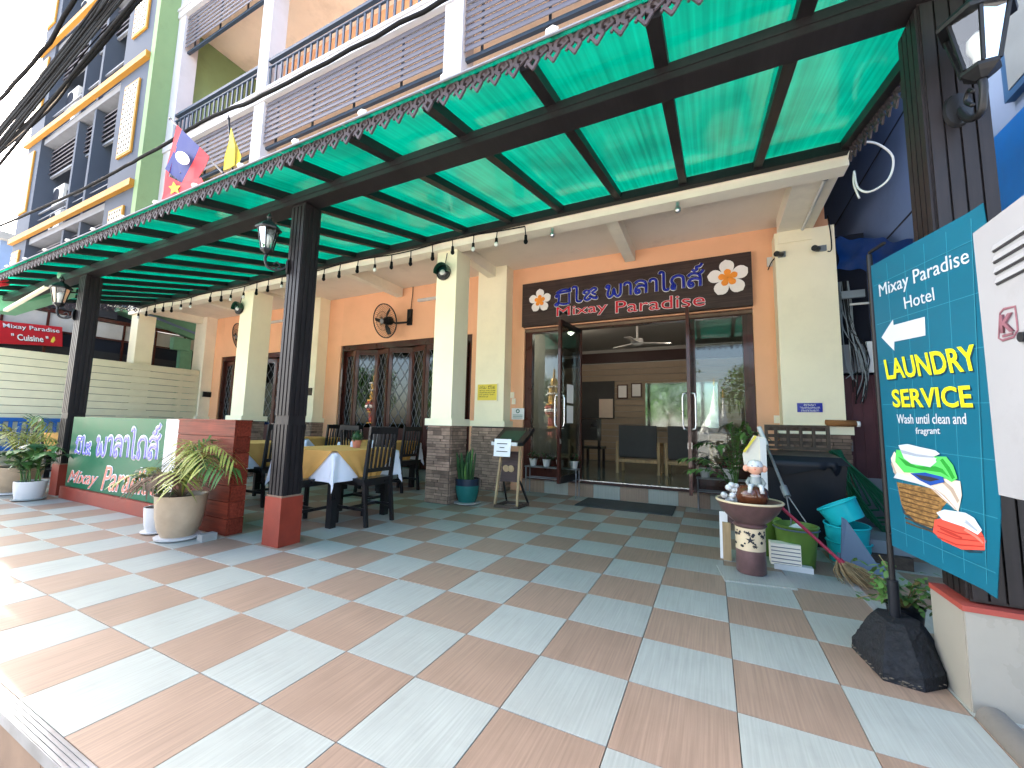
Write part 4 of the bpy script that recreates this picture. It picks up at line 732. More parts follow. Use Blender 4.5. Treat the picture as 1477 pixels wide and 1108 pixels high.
p = atY(747, 597, 4.75); t = thing('white_notice', 'white notice with round green emblem beside the entrance frame', 'notice', p); obj('board', B().box(p.x-.115, p.x+.115, 4.745, 4.757, p.z-.095, p.z+.095), 'paper', t)
obj('emblem', B().tube([(p.x+.028*math.cos(k*.5236), 4.743, p.z+.045+.028*math.sin(k*.5236)) for k in range(13)], .008, 6), 'green_ink', t)
for k in range(3): obj('print_line', B().box(p.x-.09, p.x+.09, 4.742, 4.744, p.z-.025-k*.025, p.z-.016-k*.025), 'green_ink', t)
for k, (x, y, nm, lb) in enumerate(((739, 570, 'light_switch', 'white switch plate above the round emblem notice'), (741, 579, 'card_reader', 'small beige switch below the white switch plate'), (1121, 605, 'light_switch', 'beige switch plate right of the entrance'))):
    p = atY(x, y, 4.75); t = thing(nm, lb, 'switch', p); obj('plate', B().box(p.x-.035, p.x+.035, 4.742, 4.757, p.z-.05, p.z+.05).bevel(.004, 1), 'cream_pale', t); obj('rocker', B().box(p.x-.012, p.x+.012, 4.736, 4.743, p.z-.02, p.z+.02), 'cream', t)
p = atY(1168, 588, 4.49); t = thing('blue_plate', 'small blue enamel house number plate with white writing', 'plate', p); obj('plate', B().box(p.x-.125, p.x+.125, 4.488, 4.499, p.z-.055, p.z+.055), 'blue_letter', t)
for k, n_ in enumerate((5, 7, 8)): w_ = (.06, .10, .09)[k]; lao([random.choice(('mo', 'so', 'aa', 'lo', 'do', 'pho')) for _ in range(n_)], (p.x-w_, 4.486, p.z+.022-k*.034), (p.x+w_, 4.486, p.z+.022-k*.034), .02, 'white_letter', t, .09, .3, .001, up=(0, 0, .02))
tag(obj('door_mat', B().box(-.16, 1.08, 4.0, 4.68, .001, .012).bevel(.004, 1), 'mat_grey'), 'dark grey rubber door mat in front of the entrance step', 'mat')
p = atY(445, 565, 4.49); tag(obj('wall_plaque', B().box(p.x-.2, p.x+.1, 4.47, 4.498, p.z-.08, p.z+.08).bevel(.02, 1), 'old_wood'), 'small carved brown plaque on the far pilaster', 'plaque')
p = atX(297, 569, -10.555); tag(obj('socket_box', B().box(-10.557, -10.52, p.y-.08, p.y+.12, p.z-.07, p.z+.07).bevel(.005, 1), 'black_plastic'), 'small dark socket box on the end pilaster by the fence', 'socket')
# racks of flower pots by the door
def flower_rack(x0, x1, y, n, label, zs=.42):
    t = thing('flower_rack', label, 'plant rack', ((x0+x1)/2, y, 0)); b = B()
    for xx in (x0, x1):
        for yy in (y-.10, y+.06): obj('leg', B().cyl((xx, yy, 0), (xx, yy, zs), .010, n=6), 'alu', t)
    obj('brace', b.bar((x0, y+.06, .26), (x1, y+.06, .26), .012, .012), 'alu', t); obj('shelf', B().box(x0-.02, x1+.02, y-.12, y+.07, zs, zs+.015), 'alu', t); obj('lower_bar', B().bar((x0, y-.1, .26), (x1, y-.1, .26), .015, .015), 'alu', t)
    return t
def flower_pot(c, label, grp, s=1):
    c = Vector(c); t = thing('flower_pot', label, 'flower pot', c, grp); obj('pot', B().lathe([(.045*s, 0), (.062*s, .10*s), (.066*s, .10*s), (.066*s, .112*s), (.055*s, .112*s)], c, 18), 'white_ceramic', t, True)
    for m, n, L in (('leaf_dark', 60, .05), ('flower_red', 70, .028), ('flower_white', 12, .02)):
        b = B()
        for k in range(n):
            u = Vector((random.gauss(0, .5), random.gauss(0, .4), abs(random.gauss(0, .5)))); u = u/max(1, u.length); leaf_quad(b, c+Vector((0, 0, .115*s))+u*.10*s, Vector((random.gauss(0, 1), random.gauss(0, 1), random.gauss(.4, .6))), L*s, L*.7*s)
        obj('leaves' if m == 'leaf_dark' else 'flowers', b, m, t)
flower_rack(-1.12, -.30, 4.62, 4, 'wire rack of white flower pots left of the entrance')
for k in range(4): flower_pot((-1.03+k*.225, 4.60, .436), 'white flower pot with dark red blooms, %s on the left rack' % ('first', 'second', 'third', 'fourth')[k], 'flower pots on the racks')
flower_rack(1.36, 2.05, 4.62, 2, 'wire rack of flower pots right of the entrance')
for k in range(2): flower_pot((1.45+k*.28, 4.60, .436), 'white flower pot with mixed blooms, %s on the right rack' % ('left one', 'right one')[k], 'flower pots on the racks', 1.15)
c = Vector((1.78, 4.05, 0)); t = thing('fern', 'arching green zamia plant in a brown trough by the right door', 'plant', c); obj('trough', B().lathe([(.12, 0), (.15, .3), (.155, .32), (.14, .32)], c, 20), 'brown_ceramic', t, True)
for k, (a, L, r) in enumerate(((3.1, .62, .42), (2.7, .5, .6), (3.5, .55, .3), (.3, .35, .75), (1.2, .25, .8), (2.0, .2, .85), (4.0, .3, .6), (5.2, .25, .75), (0, .15, .85))): frond(c+Vector((0, 0, .3)), a, L, r, 18, .14, t, 'leaf', .035)
# ------------------------------------------------------------------ ceramic pedestal with jar and doll
c = Vector((1.78, 2.16, 0)); t = thing('ceramic_pedestal', 'round brown ceramic pedestal bowl with cream star cut-out band', 'pedestal', c+Vector((0, 0, .012))); z0 = .012
tag(obj('loose_tile', B().box(-.22, .22, -.17, .17, 0, .011).xf(Matrix.Translation((1.79, 2.08, .001)) @ Matrix.Rotation(rad(8), 4, 'Z')), 'tile_white'), 'loose white floor tile under the ceramic pedestal', 'tile')
obj('base', B().lathe([(.092, z0), (.10, z0+.01), (.098, z0+.17)], c, 32), 'brown_ceramic', t, True); obj('star_band', B().lathe([(.099, z0+.17), (.10, z0+.33)], c, 32), 'cream_ceramic', t, True)
obj('bowl', B().lathe([(.10, z0+.33), (.115, z0+.345), (.10, z0+.36), (.14, z0+.39), (.19, z0+.45), (.215, z0+.50), (.225, z0+.515), (.215, z0+.525), (.19, z0+.50), (.10, z0+.46)], c, 36), 'brown_ceramic', t, True)
obj('bowl_rim', B().tube([c+Vector((.219*math.cos(k*math.pi/18), .219*math.sin(k*math.pi/18), z0+.52)) for k in range(37)], .009, 6), 'cream_ceramic', t, 2)
vd = (CAM-c); base_a = math.atan2(vd.y, vd.x)
def on_band(da, z, r=.1015): a = base_a+da; return c+Vector((math.cos(a)*r, math.sin(a)*r, z)), Vector((math.cos(a), math.sin(a), 0))
for k in range(30):
    da = random.uniform(-1.35, 1.35); z = z0+.19+random.uniform(0, .12); p, n = on_band(da, z); e1 = Vector((-n.y, n.x, 0)); r = random.uniform(.006, .011); star = k % 3 == 0
    pts = [p+e1*math.cos(q*math.pi/5+k)*(r*(1.6 if star and q % 2 == 0 else .6 if star else 1))+Vector((0, 0, math.sin(q*math.pi/5+k)*(r*(1.6 if star and q % 2 == 0 else .6 if star else 1)))) for q in range(10)]; obj('cut_out', B().prism(pts, n*.0015), 'ink', t)
p, n = on_band(0, z0+.25); e1 = Vector((-n.y, n.x, 0)); obj('cut_out', B().prism([p+e1*math.sin(q*math.pi/5)*(.032 if q % 2 == 0 else .011)+Vector((0, 0, math.cos(q*math.pi/5)*(.032 if q % 2 == 0 else .011))) for q in range(10)], n*.002), 'ink', t)
zb = z0+.47; e = vd.normalized(); sd = Vector((e.y, -e.x, 0))    # sd points to image left
jc = c+Vector((0, 0, zb))-sd*.02
t = thing('brown_jar', 'round glazed brown jar in the pedestal bowl', 'jar', jc); obj('jar', B().lathe([(.07, 0), (.10, .04), (.115, .09), (.105, .14), (.075, .165), (.05, .17), (.045, .15)], jc, 28), 'jar_brown', t, True)
t = thing('bead_cluster', 'cluster of white ceramic balls beside the brown jar', 'ornament', jc+sd*.13)
for k in range(26): obj('bead', B().ball(jc+sd*(.125+random.gauss(0, .03))+e*random.uniform(-.02, .07)+Vector((0, 0, random.uniform(.04, .15))), random.uniform(.017, .025), 2), 'white_gloss', t, 2)
dc = Vector((0, 0, 0)); _keep = jc-sd*.03+Vector((0, 0, .155))+e*.03
t = thing('ceramic_doll', 'small ceramic doll with big ears and white cap sitting on the jar', 'figurine', (0, 0, 0))
ske = B().lathe([(.02, 0), (.035, .02), (.032, .05), (.02, .075), (.022, .085), (.042, .10), (.05, .125), (.046, .15), (.03, .168), (.01, .175)], dc, 20)
obj('body', ske, 'skin_ceramic', t, True); obj('shirt', B().lathe([(.025, -.004), (.041, .015), (.039, .045), (.026, .074)], dc, 20), 'grey_ceramic', t, True)
obj('cap', B().lathe([(.052, .14), (.05, .155), (.036, .178), (.012, .186)], dc, 20), 'white_gloss', t, True)
for s in (-1, 1):
    obj('ear', B().ball(dc+sd*s*.058+Vector((0, 0, .125)), .026, 2, (.8, .5, 1)), 'skin_ceramic', t, 2); obj('arm', B().tube([dc+sd*s*.035+Vector((0, 0, .055)), dc+sd*s*.055+e*.02+Vector((0, 0, .02)), dc+sd*s*.045+e*.045+Vector((0, 0, .0))], [.013, .012, .010], 8), 'grey_ceramic', t, 2)
    obj('leg', B().tube([dc+sd*s*.02+e*.02, dc+sd*s*.035+e*.065+Vector((0, 0, -.01)), dc+sd*s*.04+e*.07+Vector((0, 0, -.06))], [.017, .016, .014], 8), 'white_gloss', t, 2); obj('eye', B().ball(dc+sd*s*.018+e*.047+Vector((0, 0, .133)), .0055, 1), 'ink', t, 2)
obj('collar', B().lathe([(.03, .068), (.034, .076), (.024, .084)], dc, 16), 'white_gloss', t, True); obj('nose', B().ball(dc+e*.05+Vector((0, 0, .122)), .009, 1), 'skin_ceramic', t, 2); obj('mouth', B().ball(dc+e*.046+Vector((0, 0, .108)), .008, 1, (1, 1, .5)), 'red_letter', t, 2)
t.scale = (1.05,)*3; t.location = _keep
# ------------------------------------------------------------------ cleaning corner
c = Vector((2.28, 3.55, 0)); t = thing('bin', 'black lidded wheelie bin behind the green bucket', 'bin', c); obj('body', B().hexa([(1.98, 3.3, 0), (2.58, 3.3, 0), (2.58, 3.8, 0), (1.98, 3.8, 0), (1.92, 3.24, .76), (2.64, 3.24, .76), (2.64, 3.86, .76), (1.92, 3.86, .76)]).bevel(.03, 2), 'black_plastic', t)
obj('lid', B().hexa([(1.9, 3.21, .76), (2.66, 3.21, .76), (2.66, 3.88, .76), (1.9, 3.88, .76), (1.95, 3.28, .83), (2.61, 3.28, .83), (2.61, 3.84, .86), (1.95, 3.84, .86)]).bevel(.02, 2), 'black_plastic', t)
b = B(); rings = []
for z_, f in ((.70, 1.0), (.735, 1.03), (.775, 1.035), (.79, 1.0)): rings.append([b.bm.verts.new((2.28+math.copysign(abs(math.cos(q*math.pi/32))**.45, math.cos(q*math.pi/32))*(.375*f+.008*math.sin(q*2.3)), 3.545+math.copysign(abs(math.sin(q*math.pi/32))**.45, math.sin(q*math.pi/32))*(.335*f+.008*math.sin(q*1.7)), z_+(.035*math.sin(q*.9)+.02*math.sin(q*2.1) if z_ < .71 else 0))) for q in range(64)])
for r0, r1 in zip(rings, rings[1:]):
    for q in range(64): b.bm.faces.new([r0[q], r0[(q+1) % 64], r1[(q+1) % 64], r1[q]])
obj('bag_edge', b, 'black_plastic', t, 2)
def bucket(c, r0, r1, h, mat, label, rot=None, grp=None, nm='bucket'):
    c = Vector(c); t = thing(nm, label, nm, c, grp); m = Matrix.Translation(c) @ (rot or Matrix.Identity(4))
    obj('shell', B().lathe([(r0, 0), (r1, h), (r1-.006, h), (r0-.006, .008)], n=32).xf(m), mat, t, True); obj('rim', B().tube([(math.cos(k*math.pi/16)*r1, math.sin(k*math.pi/16)*r1, h) for k in range(33)], .008, 6).xf(m), mat, t, 2); return t, m
t, m = bucket((2.13, 2.58, 0), .115, .15, .31, 'green_plastic', 'large green plastic bucket leaning its handle behind the pedestal'); obj('handle', B().tube([(math.cos(a)*.155, math.sin(a)*.155, .29+.0*a) for a in [math.pi*(.95+k*.11) for k in range(10)]], .006, 6).xf(m), 'bluegrey_plastic', t, 2)
bucket((1.93, 2.82, 0), .10, .13, .30, 'green_plastic', 'smaller green plastic bucket behind the large one')
bucket((2.54, 2.92, 0), .132, .15, .16, 'cyan_plastic', 'bottom cyan basin of the stack by the hose', None, 'cyan basins', 'basin'); bucket((2.53, 2.91, .12), .132, .152, .18, 'cyan_plastic', 'middle cyan basin of the stack by the hose', Matrix.Rotation(rad(4), 4, 'X'), 'cyan basins', 'basin')
bucket((2.54, 2.90, .33), .125, .145, .15, 'cyan_plastic', 'top cyan basin tilted over on the stack', Matrix.Rotation(rad(-27), 4, 'Y') @ Matrix.Rotation(rad(-8), 4, 'X') , 'cyan basins', 'basin')
t = thing('dustpan', 'blue grey plastic dustpan standing against the cyan basins', 'dustpan', (2.5, 2.55, 0))
a0, a1, a2 = Vector((2.44, 2.62, .40)), Vector((2.40, 2.56, .005)), Vector((2.66, 2.50, .005)); obj('tray', B().prism([a0, a1, a2, a0+Vector((.03, 0, -.02))], (.0, .012, .003)), 'bluegrey_plastic', t); obj('side', B().prism([a1, a2, a2+Vector((0, .06, .09)), a1+Vector((0, .08, .12))], (0, .006, 0)), 'bluegrey_plastic', t)
t = thing('broom', 'straw broom with red handle lying across the cleaning corner', 'broom', (2.45, 2.3, 0)); h0, h1 = atY(1126, 731, 2.34), Vector((2.30, 2.45, .20))
h2 = Vector((2.47, 2.27, .02)); h1 = h0.lerp(h2, .72)
obj('handle', B().cyl(h0, h1, .012, n=8), 'pole_red', t, True); b = B()
for k in range(90):
    r1 = Vector((random.gauss(0, .05), random.gauss(0, .035), random.gauss(0, .018))); en = h2+(h2-h1)*.15+r1*1.3; en.z = max(.006, en.z); b.tube([h1+r1*.12, h1.lerp(en, .5)+r1*.25, en], [.004, .005, .002], 4)
obj('bristles', b, 'straw', t); obj('binding', B().cyl(h1.lerp(h2, -.03), h1.lerp(h2, .12), .022, n=10), 'pole_red', t)
t = thing('mop', 'mop with grey metal handle and white grip leaning at the bin', 'mop', (2.2, 2.7, 0)); m0, m1 = atY(1095, 617, 3.4), Vector((2.17, 2.72, .30)); mm = m0.lerp(m1, .72)
obj('handle', B().cyl(m0, mm, .013, n=8), 'alu', t, True); obj('grip', B().cyl(m0, m0.lerp(m1, .22), .022, n=10), 'white_gloss', t, True); obj('clamp', B().cyl(m0.lerp(m1, .66), m0.lerp(m1, .76), .028, n=10), 'alu', t, True)
for s in (-1, 1): obj('wire', B().tube([mm, m1+Vector((.05*s, .0, .02)), m1+Vector((.07*s, 0, -.12))], .005, 5), 'alu', t)
obj('mop_head', B().lathe([(.02, .0), (.07, -.03), (.09, -.16), (.07, -.19)], m1, 14), 'cable_white', t, True)
t = thing('garden_hose', 'coiled dark green garden hose hanging on the stone base', 'hose', (2.95, 4.2, .4)); hk = Vector((2.86, 4.38, .86))
for k in range(9):
    w = .04+.040*k; L_ = .52+.04*k+random.uniform(-.02, .02); pts = [hk+Vector((-w*.35+w*1.6*(1-math.cos(a))/2*1.25, -.012*k-.10*math.sin(a/2), -L_*(1-math.cos(a))/2+.05*math.sin(a))) if a <= math.pi else hk+Vector((-w*.35+w*1.6*(1-math.cos(a))/2*.75, -.012*k-.10*math.sin(a/2)+.02, -L_*(1-math.cos(a))/2+.05*math.sin(a))) for a in [2*math.pi*q/26 for q in range(27)]]
    obj('coil', B().tube(pts, .0115, 7), 'hose_green', t, 2)
t = thing('wooden_crate', 'old slatted brown crate frame standing on the black bin', 'crate', (2.35, 3.9, .87)); x0, x1 = atY(1104, 650, 3.9).x, atY(1198, 650, 3.9).x; z0_, z1_ = .872, 1.135
obj('frame', B().box(x0, x1, 3.88, 3.91, z1_-.03, z1_).box(x0, x1, 3.88, 3.91, z0_, z0_+.03).box(x0, x0+.03, 3.878, 3.912, z0_+.03, z1_-.03).box(x1-.03, x1, 3.878, 3.912, z0_+.03, z1_-.03), 'old_wood', t)
for k in range(4): xx = x0+.09+k*(x1-x0-.13)/4; obj('upright', B().box(xx, xx+.03, 3.885, 3.905, z0_+.03, z1_-.03), 'old_wood', t)
for k in range(3): obj('slat', B().box(x0+.03, x1-.03, 3.915, 3.925, z0_+.05+k*.075, z0_+.085+k*.075), 'old_wood', t)
t = thing('rolled_cloth', 'rolled brown cloth lying on the ledge of the right pilaster', 'cloth', (2.95, 4.45, 1.14)); p0, p1 = atY(1192, 607, 4.42), atY(1236, 618, 4.42); p0.z = p1.z = 1.165
obj('roll', B().tube([p0, p0.lerp(p1, .5)+Vector((0, .0, .006)), p1], [.028, .034, .03], 12), 'brown_cloth', t, 2); obj('second_roll', B().tube([p0+Vector((.0, .05, .018)), p1+Vector((.03, .05, .012))], .03, 12), 'brown_cloth', t, 2); obj('label', B().tube([p1+Vector((.0, 0, 0)), p1+Vector((.03, -.0, 0))], .032, 12), 'paper', t, 2)
t = thing('plastic_rack', 'white plastic frame leaning behind the ceramic doll', 'frame', (1.9, 3.0, .5)); A = lambda x, y, yy=3.05: atY(x, y, yy)
obj('panel', B().prism([A(1071, 655), A(1087, 628), A(1104, 632), A(1106, 675), A(1075, 680)], (0, .02, 0)), 'cream_pale', t); obj('post', B().bar(A(1104, 735), A(1100, 632), .05, .03, (0, 1, 0)), 'white_gloss', t); obj('strut', B().bar(A(1073, 652, 3.03), A(1090, 629, 3.03), .02, .02, (0, 1, 0)), 'yellow_board', t)
t = thing('slatted_box', 'small white ribbed plastic box beside the pedestal', 'box', (2.02, 2.42, 0)); bx = lambda *q: B().box(*q)
obj('body', bx(1.93, 2.13, 2.40, 2.50, .03, .19).bevel(.006, 1), 'cream_pale', t)
for k in range(5): obj('rib', bx(1.935, 2.125, 2.394, 2.402, .048+k*.028, .054+k*.028), 'grey_trim', t)
obj('foot', bx(1.95, 2.20, 2.38, 2.45, 0, .04).bevel(.012, 1), 'white_gloss', t)
tag(obj('yellow_plank', B().box(1.60, 1.66, 2.42, 2.45, 0, .30).bevel(.003, 1), 'wood_pale'), 'short pale wooden plank standing left of the pedestal', 'plank')
tag(obj('white_plank', B().box(1.58, 1.64, 2.46, 2.475, 0, .38).bevel(.003, 1), 'paper'), 'thin white board standing behind the pale plank', 'board')
tag(obj('red_bottle', B().lathe([(.026, 0), (.026, .09), (.012, .11), (.012, .14)], (1.86, 2.62, .0), 14), 'red_letter', None, True), 'small red bottle beside the green bucket', 'bottle')
t = thing('junk_heap', 'grey tray and brown cardboard piled behind the banner pole', 'tray', (2.75, 3.0, 0)); obj('tray', B().box(2.62, 2.95, 2.9, 3.3, .10, .2).bevel(.02, 1), 'frost', t); obj('carton', B().box(2.64, 2.92, 2.85, 3.2, 0, .095).bevel(.01, 1), 'old_wood', t)
# ------------------------------------------------------------------ laundry banner
BP = Vector((2.30, 1.17, 0)); bd = Vector((math.sin(rad(13.4)), -math.cos(rad(13.4)), 0)); bn = Vector((-bd.y, bd.x, 0)); bn = bn if bn.dot(CAM-BP) > 0 else -bn
stand = thing('banner_stand', 'black pole set in a rough black concrete block', 'banner stand', (2.28, 1.15, 0))
base = [(2.135, 1.20), (2.175, .925), (2.30, .90), (2.40, .985), (2.47, 1.14), (2.40, 1.32), (2.22, 1.36)]; top = [(2.23, 1.20), (2.245, 1.085), (2.30, 1.06), (2.36, 1.09), (2.385, 1.16), (2.35, 1.25), (2.26, 1.25)]
rb = B(); rings = []
for k, (f, z) in enumerate(((0, 0), (.04, .05), (.35, .10), (.75, .165), (1, .195))): rings.append([rb.bm.verts.new((b_[0]*(1-f)+t_[0]*f, b_[1]*(1-f)+t_[1]*f, z)) for b_, t_ in zip(base, top)])
for k in range(4):
    for q in range(7): rb.bm.faces.new([rings[k][q], rings[k][(q+1) % 7], rings[k+1][(q+1) % 7], rings[k+1][q]])
rb.bm.faces.new(rings[0][::-1]); rb.bm.faces.new(rings[-1]); bmesh.ops.subdivide_edges(rb.bm, edges=rb.bm.edges[:], cuts=4, use_grid_fill=True)
for v in rb.bm.verts:
    if 0.003 < v.co.z < .19: n_ = Vector((v.co.x-2.3, v.co.y-1.15, .2)).normalized(); v.co += n_*random.uniform(-.0018, .002)
obj('concrete_block', rb, 'rock_black', stand)
b = B()
for k in range(34): q = random.choice((0, 1, 2, 0, 1)); f = random.random(); p = Vector((base[q][0]*(1-f)+base[q+1][0]*f, base[q][1]*(1-f)+base[q+1][1]*f, random.uniform(.004, .02))); b.ball(p, random.uniform(.002, .006), 1, (1.8, 1, .6))
tag(obj('chipped_edge', b, 'rock_chip', stand), kind='stuff')
obj('sleeve', B().cyl(BP+Vector((0, 0, .17)), BP+Vector((0, 0, .36)), .022, n=14), 'black_plastic', stand, True); obj('pole', B().cyl(BP+Vector((0, 0, .36)), BP+Vector((0, 0, 1.98)), .0125, n=12), 'black_metal', stand, True)
for z in (.52, 1.93): obj('arm', B().bar(BP+Vector((0, 0, z+.06)), BP+bd*.12+Vector((0, 0, z+.06)), .012, .012), 'black_metal', stand)
banner = thing('laundry_banner', 'blue laundry service banner with white arrow and basket picture', 'banner', BP+Vector((0, 0, .5)))
PL = lambda x, y, o=0: atP(x, y, BP+bn*(.012+o), bn)
TL, TR, BR, BL = PL(1256, 384), PL(1424, 292), PL(1449, 865), PL(1287, 787)
b = B(); nu, nv = 14, 24; grid = []
def bpt(u, v, o=0): p = (TL*(1-u)+TR*u)*(1-v)+(BL*(1-u)+BR*u)*v; curl = .02*max(0, u-.85)/.15*max(0, v-.8)/.2+.012*max(0, u-.88)/.12*max(0, .1-v)/.1; return p+bn*(o+curl)
for i in range(nu+1): grid.append([b.bm.verts.new(bpt(i/nu, j/nv)) for j in range(nv+1)])
for i in range(nu):
    for j in range(nv): b.bm.faces.new([grid[i][j], grid[i+1][j], grid[i+1][j+1], grid[i][j+1]])
back = bmesh.ops.duplicate(b.bm, geom=b.bm.verts[:]+b.bm.edges[:]+b.bm.faces[:]); bmesh.ops.translate(b.bm, vec=-bn*.002, verts=[v for v in back['geom'] if isinstance(v, bmesh.types.BMVert)])
obj('fabric', b, 'banner_blue', banner, True)
b = B()
for u in (.18, .36, .54, .72, .90): b.bar(bpt(u, .02, .0005), bpt(u, .98, .0005), .0026, .0006, bn)
for v in (.08, .225, .37, .515, .66, .805, .94): b.bar(bpt(.02, v, .0009), bpt(.98, v, .0009), .0026, .0006, bn)
obj('grid_print', b, 'banner_light', banner)
BT = lambda s, x0, y0, x1, y1, x2, y2, mt, off=0, sh=0, lf=.001, o=0: fit_text(s, PL(x0, y0, o), PL(x1, y1, o), PL(x2, y2, o), mt, banner, off, sh, .0012, lf)
BT('Mixay Paradise', 1270, 434, 1400, 386, 1268, 411, 'banner_white', 0); BT('Hotel', 1306, 446, 1349, 433, 1304, 429, 'banner_white', 0)
for dx, dy, mt, lf in ((1.5, 2, 'banner_shadow', .001), (0, 0, 'banner_yellow', .002)):
    BT('LAUNDRY', 1281+dx, 547+dy, 1413+dx, 533+dy, 1276+dx, 520+dy, mt, .022, lf=lf); BT('SERVICE', 1290+dx, 587+dy, 1404+dx, 587+dy, 1287+dx, 563+dy, mt, .022, lf=lf)
BT('Wash until clean and', 1295, 611, 1395, 612, 1294, 598, 'banner_white', .004); BT('fragrant', 1322, 629, 1357, 629, 1321, 617, 'banner_white', .004)
def pic(name, pts, mat, o): return obj(name, B().prism([PL(x, y, o) for x, y in pts], bn*.0006), mat, banner)
pic('arrow_print', [(1271.5, 487), (1288, 461), (1289, 469), (1334, 457), (1335, 484), (1290, 493), (1290, 506)], 'banner_white', .001)
Z = lambda pts: [(1107+x/3.957, 540+y/3.957) for x, y in pts]
pic('basket_print', Z([(738, 615), (930, 650), (1060, 690), (1000, 760), (940, 880), (860, 850), (790, 790), (765, 740)]), 'basket', .001)
for k in range(9):
    y = 640+k*25; pic('wicker_row', Z([(750+k*5, y), (860, y+28), (985-k*4, y+58), (985-k*4, y+64), (860, y+35), (750+k*5, y+8)]), 'basket_dark', .002)
pic('liner_print', Z([(705, 480), (720, 560), (800, 600), (920, 640), (1010, 720), (1090, 785), (1110, 690), (1100, 610), (980, 590), (880, 560), (760, 500), (725, 440)]), 'towel_cream', .003)
pic('liner_fold', Z([(720, 590), (860, 625), (960, 660), (1060, 760), (1085, 780), (1000, 690), (900, 610), (740, 560)]), 'banner_white', .004)
pic('green_towel_print', Z([(735, 430), (730, 500), (780, 560), (900, 565), (1000, 585), (1050, 615), (1085, 595), (1060, 520), (1020, 470), (940, 470), (800, 440)]), 'towel_green', .005)
pic('blue_towel_print', Z([(815, 565), (900, 560), (1000, 585), (1010, 615), (930, 635), (870, 605)]), 'towel_blue', .006)
pic('white_towel_print', Z([(748, 405), (780, 480), (820, 510), (930, 530), (965, 500), (950, 470), (985, 455), (960, 435), (870, 415), (800, 398)]), 'banner_white', .006); pic('white_towel_fold', Z([(785, 465), (900, 495), (960, 490), (965, 478), (890, 480), (795, 452)]), 'towel_ice', .007)
pic('coral_towel_print', Z([(955, 830), (945, 900), (1000, 950), (1110, 1000), (1240, 1005), (1248, 950), (1215, 890), (1120, 870), (1000, 820)]), 'towel_coral', .005)
for k in range(3): pic('towel_fold', Z([(970, 860+k*32), (1080, 900+k*34), (1235, 925+k*28), (1235, 930+k*28), (1080, 908+k*34), (970, 867+k*32)]), 'towel_coral_dark', .006)
pic('grey_towel_print', Z([(965, 790), (1000, 830), (1120, 870), (1200, 915), (1225, 890), (1180, 820), (1130, 790), (1010, 772)]), 'towel_ice', .006); pic('grey_towel_fold', Z([(985, 790), (1090, 830), (1130, 845), (1130, 825), (1080, 800), (1010, 782)]), 'banner_white', .007)
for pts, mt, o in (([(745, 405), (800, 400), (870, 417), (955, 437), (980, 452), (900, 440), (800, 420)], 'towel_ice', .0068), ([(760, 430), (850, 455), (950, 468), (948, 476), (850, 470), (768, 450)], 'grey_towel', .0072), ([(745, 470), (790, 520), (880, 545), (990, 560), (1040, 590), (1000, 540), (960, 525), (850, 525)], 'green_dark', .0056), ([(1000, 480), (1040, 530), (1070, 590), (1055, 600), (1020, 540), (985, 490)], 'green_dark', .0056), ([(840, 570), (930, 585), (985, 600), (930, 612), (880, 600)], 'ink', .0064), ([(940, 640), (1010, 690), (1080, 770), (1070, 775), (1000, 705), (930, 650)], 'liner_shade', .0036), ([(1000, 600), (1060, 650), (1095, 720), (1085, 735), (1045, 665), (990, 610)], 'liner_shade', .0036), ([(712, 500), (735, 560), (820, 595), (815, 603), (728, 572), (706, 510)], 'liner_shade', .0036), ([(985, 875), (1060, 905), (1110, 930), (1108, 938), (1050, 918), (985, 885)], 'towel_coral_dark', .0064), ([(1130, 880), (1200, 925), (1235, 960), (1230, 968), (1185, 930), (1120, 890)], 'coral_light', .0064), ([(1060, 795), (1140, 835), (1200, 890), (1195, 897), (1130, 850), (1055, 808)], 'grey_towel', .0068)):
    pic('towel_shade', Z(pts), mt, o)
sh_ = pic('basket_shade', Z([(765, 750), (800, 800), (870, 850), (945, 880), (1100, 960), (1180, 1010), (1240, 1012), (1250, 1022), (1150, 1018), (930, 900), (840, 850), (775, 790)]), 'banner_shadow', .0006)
# leafy shrub behind the block
c = Vector((2.36, 1.34, 0)); t = thing('small_shrub', 'small leafy shrub in a narrow dark pot by the plinth', 'shrub', c); obj('pot', B().lathe([(.05, 0), (.075, .2), (.08, .2), (.07, .19)], c+Vector((.03, 0, 0)), 16), 'black_plastic', t, True); b = B(); lb = B()
for k in range(16):
    a = random.uniform(0, 6.28); q = c+Vector((.03, 0, .18)); e_ = q+Vector((math.cos(a)*.15-.05, math.sin(a)*.12, random.uniform(.02, .26))); b.tube([q, q.lerp(e_, .5)+Vector((0, 0, .05)), e_], .003, 4)
    for j in range(14): f = random.uniform(.25, 1.05); leaf_quad(lb, q.lerp(e_, f)+Vector((random.gauss(0, .02), random.gauss(0, .02), random.gauss(.02, .02))), Vector((random.gauss(0, 1), random.gauss(0, 1), random.gauss(-.1, .5))), random.uniform(.028, .045), .024, seg=3)
obj('stems', b, 'stem', t); obj('leaves', lb, 'leaf', t)
